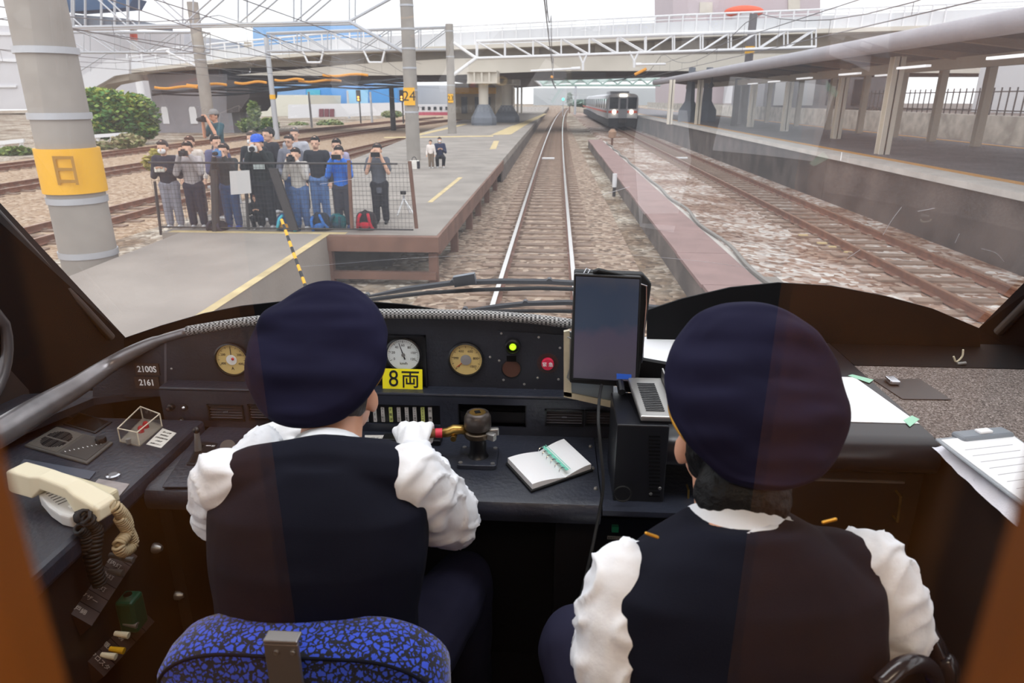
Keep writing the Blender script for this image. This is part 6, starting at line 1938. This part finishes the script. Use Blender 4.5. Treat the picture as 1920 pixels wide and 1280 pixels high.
    if cap:
        c_ = MB().lathe([(.094 * s, .03 * s), (.098 * s, .05 * s), (.092 * s, .10 * s), (.06 * s, .135 * s), (.01 * s, .145 * s)], hc, (0, 0, 1), 20).build('cap', hexmat(cap, 'cap'), t, smooth=True)
        MB().ell(hc + f_ * .12 * s + u_ * .045 * s, (.07 * s, .06 * s, .008 * s), Rm, 16, 8).build('cap_peak', hexmat(cap, 'cap'), c_, smooth=True)
    if glasses:
        g_ = MB()
        for sg in (-1, 1): g_.tube([hc + f_ * .10 * s + r_ * (sg * .032 + .024 * math.cos(a)) * s + u_ * (.018 * math.sin(a)) * s for a in [rad(q) for q in range(0, 360, 40)]], .003 * s, 5, closed=True)
        g_.build('glasses', M_BLK, t)
    return t, hd_, f_, h, lerp(hd_[0], hd_[1], .5) + f_ * .03 * h

def at_feet(px, py): return P(px, py, Z=PZ)
def hfrom(px, row, p):
    return P(px, row, Y=p.y).z - p.z
def held(nm, label, cat, c, f, size, col, lens=None, group=None):
    R = basis((0, 0, 1), V((f.y, -f.x, 0)))
    t = thing(nm, label, cat, c, group)
    MB().obox(c, size, R).build('device_body', hexmat(col, 'device'), t, bevel=.004)
    fh = V((f.x, f.y, 0)).normalized()
    if lens:
        MB().lathe([(lens, 0), (lens, .06), (lens * .85, .09), (lens * .7, .088)], c + fh * size[1] * .5, fh, 14).build('lens', hexmat('#26262a', 'lens'), t, auto=40)
        MB().obox(c + V((0, 0, size[2] * .5 + .012)), (.05, .04, .026), R).build('viewfinder', hexmat(col, 'device'), t, bevel=.003)
    else:
        MB().lathe([(.008, 0), (.008, .002), (.005, .003)], c + fh * size[1] * .5 + V((.03, 0, size[2] * .25)), fh, 10).build('phone_lens', M_BLK, t)
    return t

def spot(px, feet, headrow): 
    p = at_feet(px, feet)
    if p.y < 11.04:
        p = P(px, feet, Y=11.04); p.z = PZ
    return p.x, p.y, PZ, hfrom(px, headrow, p)
def back(px, Y, headrow):
    Y -= .2
    q = P(px, headrow, Y=Y)
    return q.x, Y, PZ, q.z - PZ
G = None
A = person('masked person in dark navy top and grey trousers at the fence end', *spot(332, 436, 262), .15, 'phone', '#2b2c3c', '#9a9aa6', '#3a2f2e', True)
held('smartphone', 'phone in a white case held low by the masked person in check trousers', 'phone', A[4], A[2], (.16, .012, .08), '#e8e6dc')
person('brown-haired person in cream top behind the grey-jacketed photographer', *back(354, 12.6, 254), .1, 'down', '#d9cfc6', '#4a4650', '#4a3026')
A = person('photographer person in light grey jacket, dark trousers and white shoes raising a camera', *spot(376, 437, 264), .2, 'cam', '#b8b2b4', '#22253c', '#1a1716')
held('camera', 'black camera raised by the photographer in the light grey jacket', 'camera', A[4], A[2], (.13, .06, .08), '#1e1e22', .034)
person('person in purple striped top looking aside behind the grey-jacketed photographer', *back(402, 12.2, 252), .9, 'side', '#5d5f80', '#33364e', '#161312', stripe='#8c8ea6')
stl = thing('step_stool', 'grey step stool under the teal-shirted man', 'stool', (P(414, 300, Y=13.6).x, 13.6, PZ))
q = P(414, 300, Y=13.6)
MB().box(q.x - .25, q.x + .25, 13.4, 13.8, PZ + .36, PZ + .4).build('step', M_GALV, stl)
for sx in (-.22, .22):
    for y in (13.43, 13.77): MB().cyl((q.x + sx, y, PZ), (q.x + sx * .9, y, PZ + .37), .018, 8).build('leg', M_GALV, stl)
hh = P(414, 205, Y=13.6).z - PZ - .4
A = person('man in teal T-shirt and grey cap standing high above the others', q.x, 13.6, PZ + .4, hh, -.5, 'cam', '#2d5560', '#33363e', '#3a3230', sleeve='short', kid=False, cap='#8d8a88', skin=M_SKIN)
held('camera', 'black camera aimed by the man in the teal T-shirt', 'camera', A[4], A[2], (.14, .07, .09), '#1c1c20', .036)
A = person('person in dark olive top, jeans and blue shoes holding up a camera', *spot(441, 434, 268), 0, 'cam', '#3b3a3a', '#3c547e', '#241b18', shoes='#3558b8')
held('camera', 'camera with lit blue screen held up by the person in blue shoes', 'camera', A[4] + V((0, 0, .03)), A[2], (.13, .05, .085), '#5f8fc0', .03)
A = person('masked person with brown hair in black top with turquoise print', *back(472, 11.95, 244), 0, 'phone', '#25282e', '#22242c', '#4e3c34', True, stripe='#3fb0a6')
held('smartphone', 'pale blue phone held by the masked person in the turquoise print top', 'phone', A[4], A[2], (.15, .012, .075), '#9fb6d8')
A = person('person in bright blue cap and black print top holding a white camera', *spot(503, 434, 254), .2, 'cam', '#1d2426', '#23262e', '#1a1514', cap='#2f62d0', stripe='#d6e2e0')
held('camera', 'white camera with long lens held by the person in the blue cap', 'camera', A[4] + V((-.03, 0, 0)), A[2], (.13, .06, .085), '#dcdcdc', .04)
person('black-haired person seen behind the blue cap wearer', *back(503, 12.9, 238), -.6, 'down', '#2c2c34', '#2a2c36', '#0f0d0e')
person('man with glasses in grey shirt and jeans with folded hands', *back(541, 12.1, 250), -.1, 'side', '#7d7f8c', '#4a6390', '#3b3331', glasses=True, kid=False)
person('grey-haired person in pale grey shirt behind the man with glasses', *back(551, 13.0, 237), .2, 'down', '#b9bac2', '#4a4c58', '#5a5352', kid=False)
A = person('child in pale grey patterned jacket, jeans and white shoes taking pictures', *spot(569, 430, 276), 0, 'cam', '#cbc6c0', '#5470a0', '#231c1c', shoes='#ececee')
held('camera', 'black camera held by the child in the pale patterned jacket', 'camera', A[4], A[2], (.12, .06, .08), '#222226', .03)
person('young man in black jacket and light jeans with dark hair', *back(590, 12.0, 253), .1, 'down', '#2a2c34', '#6384b8', '#171413', kid=False)
A = person('person in lilac top and pink scarf behind the blue-jacketed boy', *back(630, 12.4, 259), .1, 'phone', '#a9a4be', '#8b7d72', '#1c1819', stripe='#c25068', hem=.06)
A = person('boy in bright blue jacket and dark trousers holding a phone up', *spot(647, 427, 272), .1, 'cam', '#2f74d8', '#3b3c48', '#221d1d', shoes='#3c4c78')
held('smartphone', 'black phone raised by the boy in the bright blue jacket', 'phone', A[4], A[2], (.15, .012, .075), '#1a1a1e')
A = person('boy in charcoal T-shirt and black trousers standing apart, raising a phone', *spot(716, 419, 268), .1, 'cam', '#5a5e68', '#22222a', '#2e2828', sleeve='short', shoes='#222228', hem=.07)
held('smartphone', 'dark phone raised by the boy in the charcoal T-shirt', 'phone', A[4], A[2], (.15, .012, .075), '#1a1a1e')
person('small child in white top and brown trousers standing beside the kneeling woman', *spot(809, 315, 262), 0, 'down', '#e6dcd6', '#7d6c5c', '#1a1616')
x, y, z, hh = spot(826, 314, 256)
person('woman in navy top and black skirt with headscarf and mask crouching by the small child', x, y, z, hh / .80, .2, 'phone', '#2a3150', '#191a24', '#2a2a34', True, crouch=.2, kid=False, hairlong=1)
x, y, z, hh = spot(488, 432, 364)
person('person with brown hair in black clothes crouching low behind the fence brace', x, 11.0, z, hh / .72, .3, 'phone', '#1c1d24', '#1c1d26', '#7d4e3c', crouch=.27)

# bags and small gear on the platform ------------------------------------------------
def backpack(label, px, py, w, h, col, strap, tilt=0.0, extra=None):
    p = at_feet(px, py)
    t = thing('backpack', label, 'backpack', p)
    R = Matrix.Rotation(tilt, 3, 'Y')
    def Q(a, b, c): return p + R @ V((a, b, c))
    m = MB()
    m.rings([[Q(w * k * math.copysign(abs(math.cos(a)) ** .7, math.cos(a)), .11 * k2 * math.copysign(abs(math.sin(a)) ** .7, math.sin(a)), z * h) for a in [2 * math.pi * j / 24 for j in range(24)]] for z, k, k2 in ((0.0, .85, .85), (.06, .98, 1), (.4, 1.0, 1), (.75, .92, .9), (.93, .7, .65), (1.0, .3, .3))])
    m.build('bag_body', hexmat(col, 'bag'), t, smooth=True)
    for s in (-1, 1):
        MB().tube(smoothpath([Q(s * w * .35, -.10, h * .9), Q(s * w * .5, -.155, h * .7), Q(s * w * .6, -.15, h * .35), Q(s * w * .75, -.1, h * .08)], 4), .024, 8).build('shoulder_strap', hexmat(strap, 'strap'), t, smooth=True)
    MB().tube(smoothpath([Q(-.04, -.03, h * .97), Q(0, -.03, h * 1.07), Q(.04, -.03, h * .97)], 4), .01, 6).build('grab_handle', hexmat(col, 'bag'), t)
    MB().ell(Q(0, -.115, h * .3), (w * .6, .03, h * .18), R, 14, 8).build('front_pocket', hexmat(extra or strap, 'pocket'), t, smooth=True)
    return t
backpack('red and black backpack on the platform between the two phone-holding boys', 688, 430, .17, .30, '#2a2024', '#d0283c')
backpack('turquoise and blue backpack on the platform at the foot of the striped pole', 541, 432, .2, .28, '#2c4f7c', '#4fb0c4', .15, '#c08a2c')
backpack('navy backpack with blue flap lying beside the jeans-wearing child', 606, 431, .17, .28, '#28303c', '#3a78c8', -.25)
backpack('teal backpack leaning behind the navy one', 632, 428, .14, .24, '#1f6a70', '#2a4858', .2)
backpack('black bag lying under the grey-jacketed photographer', 408, 431, .16, .16, '#262530', '#3a3440', .1)
p = at_feet(778, 317)
wbg = thing('tote_bag', 'white and black tote bag standing at the foot of the 24 pole', 'bag', p)
MB().rings([[p + V((a * .15 * k, b * .07 * k, z)) for a, b in ((-1, -1), (1, -1), (1, 1), (-1, 1))] for z, k in ((0, .9), (.1, 1), (.26, .92))]).build('bag_body', hexmat('#e6e2da', 'bag'), wbg, bevel=.01)
MB().box(p.x + .08, p.x + .15, p.y - .075, p.y + .07, p.z + .02, p.z + .24).build('bag_side', hexmat('#24242a', 'bag'), wbg)
MB().tube([p + V((.07 * math.cos(a), -.05, .25 + .12 * math.sin(a))) for a in [rad(q) for q in range(0, 181, 20)]], .01, 6).build('bag_handle', hexmat('#24242a', 'bag'), wbg)
p = at_feet(764, 402)
tp = thing('tripod', 'small white tripod standing on the platform by the fence', 'tripod', p)
tz = P(757, 372, Y=p.y)
for a in (90, 215, 325):
    MB().cyl(tz, p + V((.2 * math.cos(rad(a)), .2 * math.sin(rad(a)), .0)), .014, 8).build('leg', M_WHITE, tp)
th2 = P(757, 366, Y=p.y)
MB().cyl(tz, th2, .02, 8).build('tripod_head', M_GALV, tp)
q = P(756, 361, Y=p.y)
t = thing('camera', 'small black action camera mounted on the white tripod', 'camera', q)
MB().obox(q, (.1, .06, .065)).build('device_body', M_BLK, t, bevel=.006)
MB().lathe([(.02, 0), (.02, .03)], q + V((.01, -.03, 0)), (0, -1, 0), 12).build('lens', M_IRON, t)
bpy.context.view_layer.update()
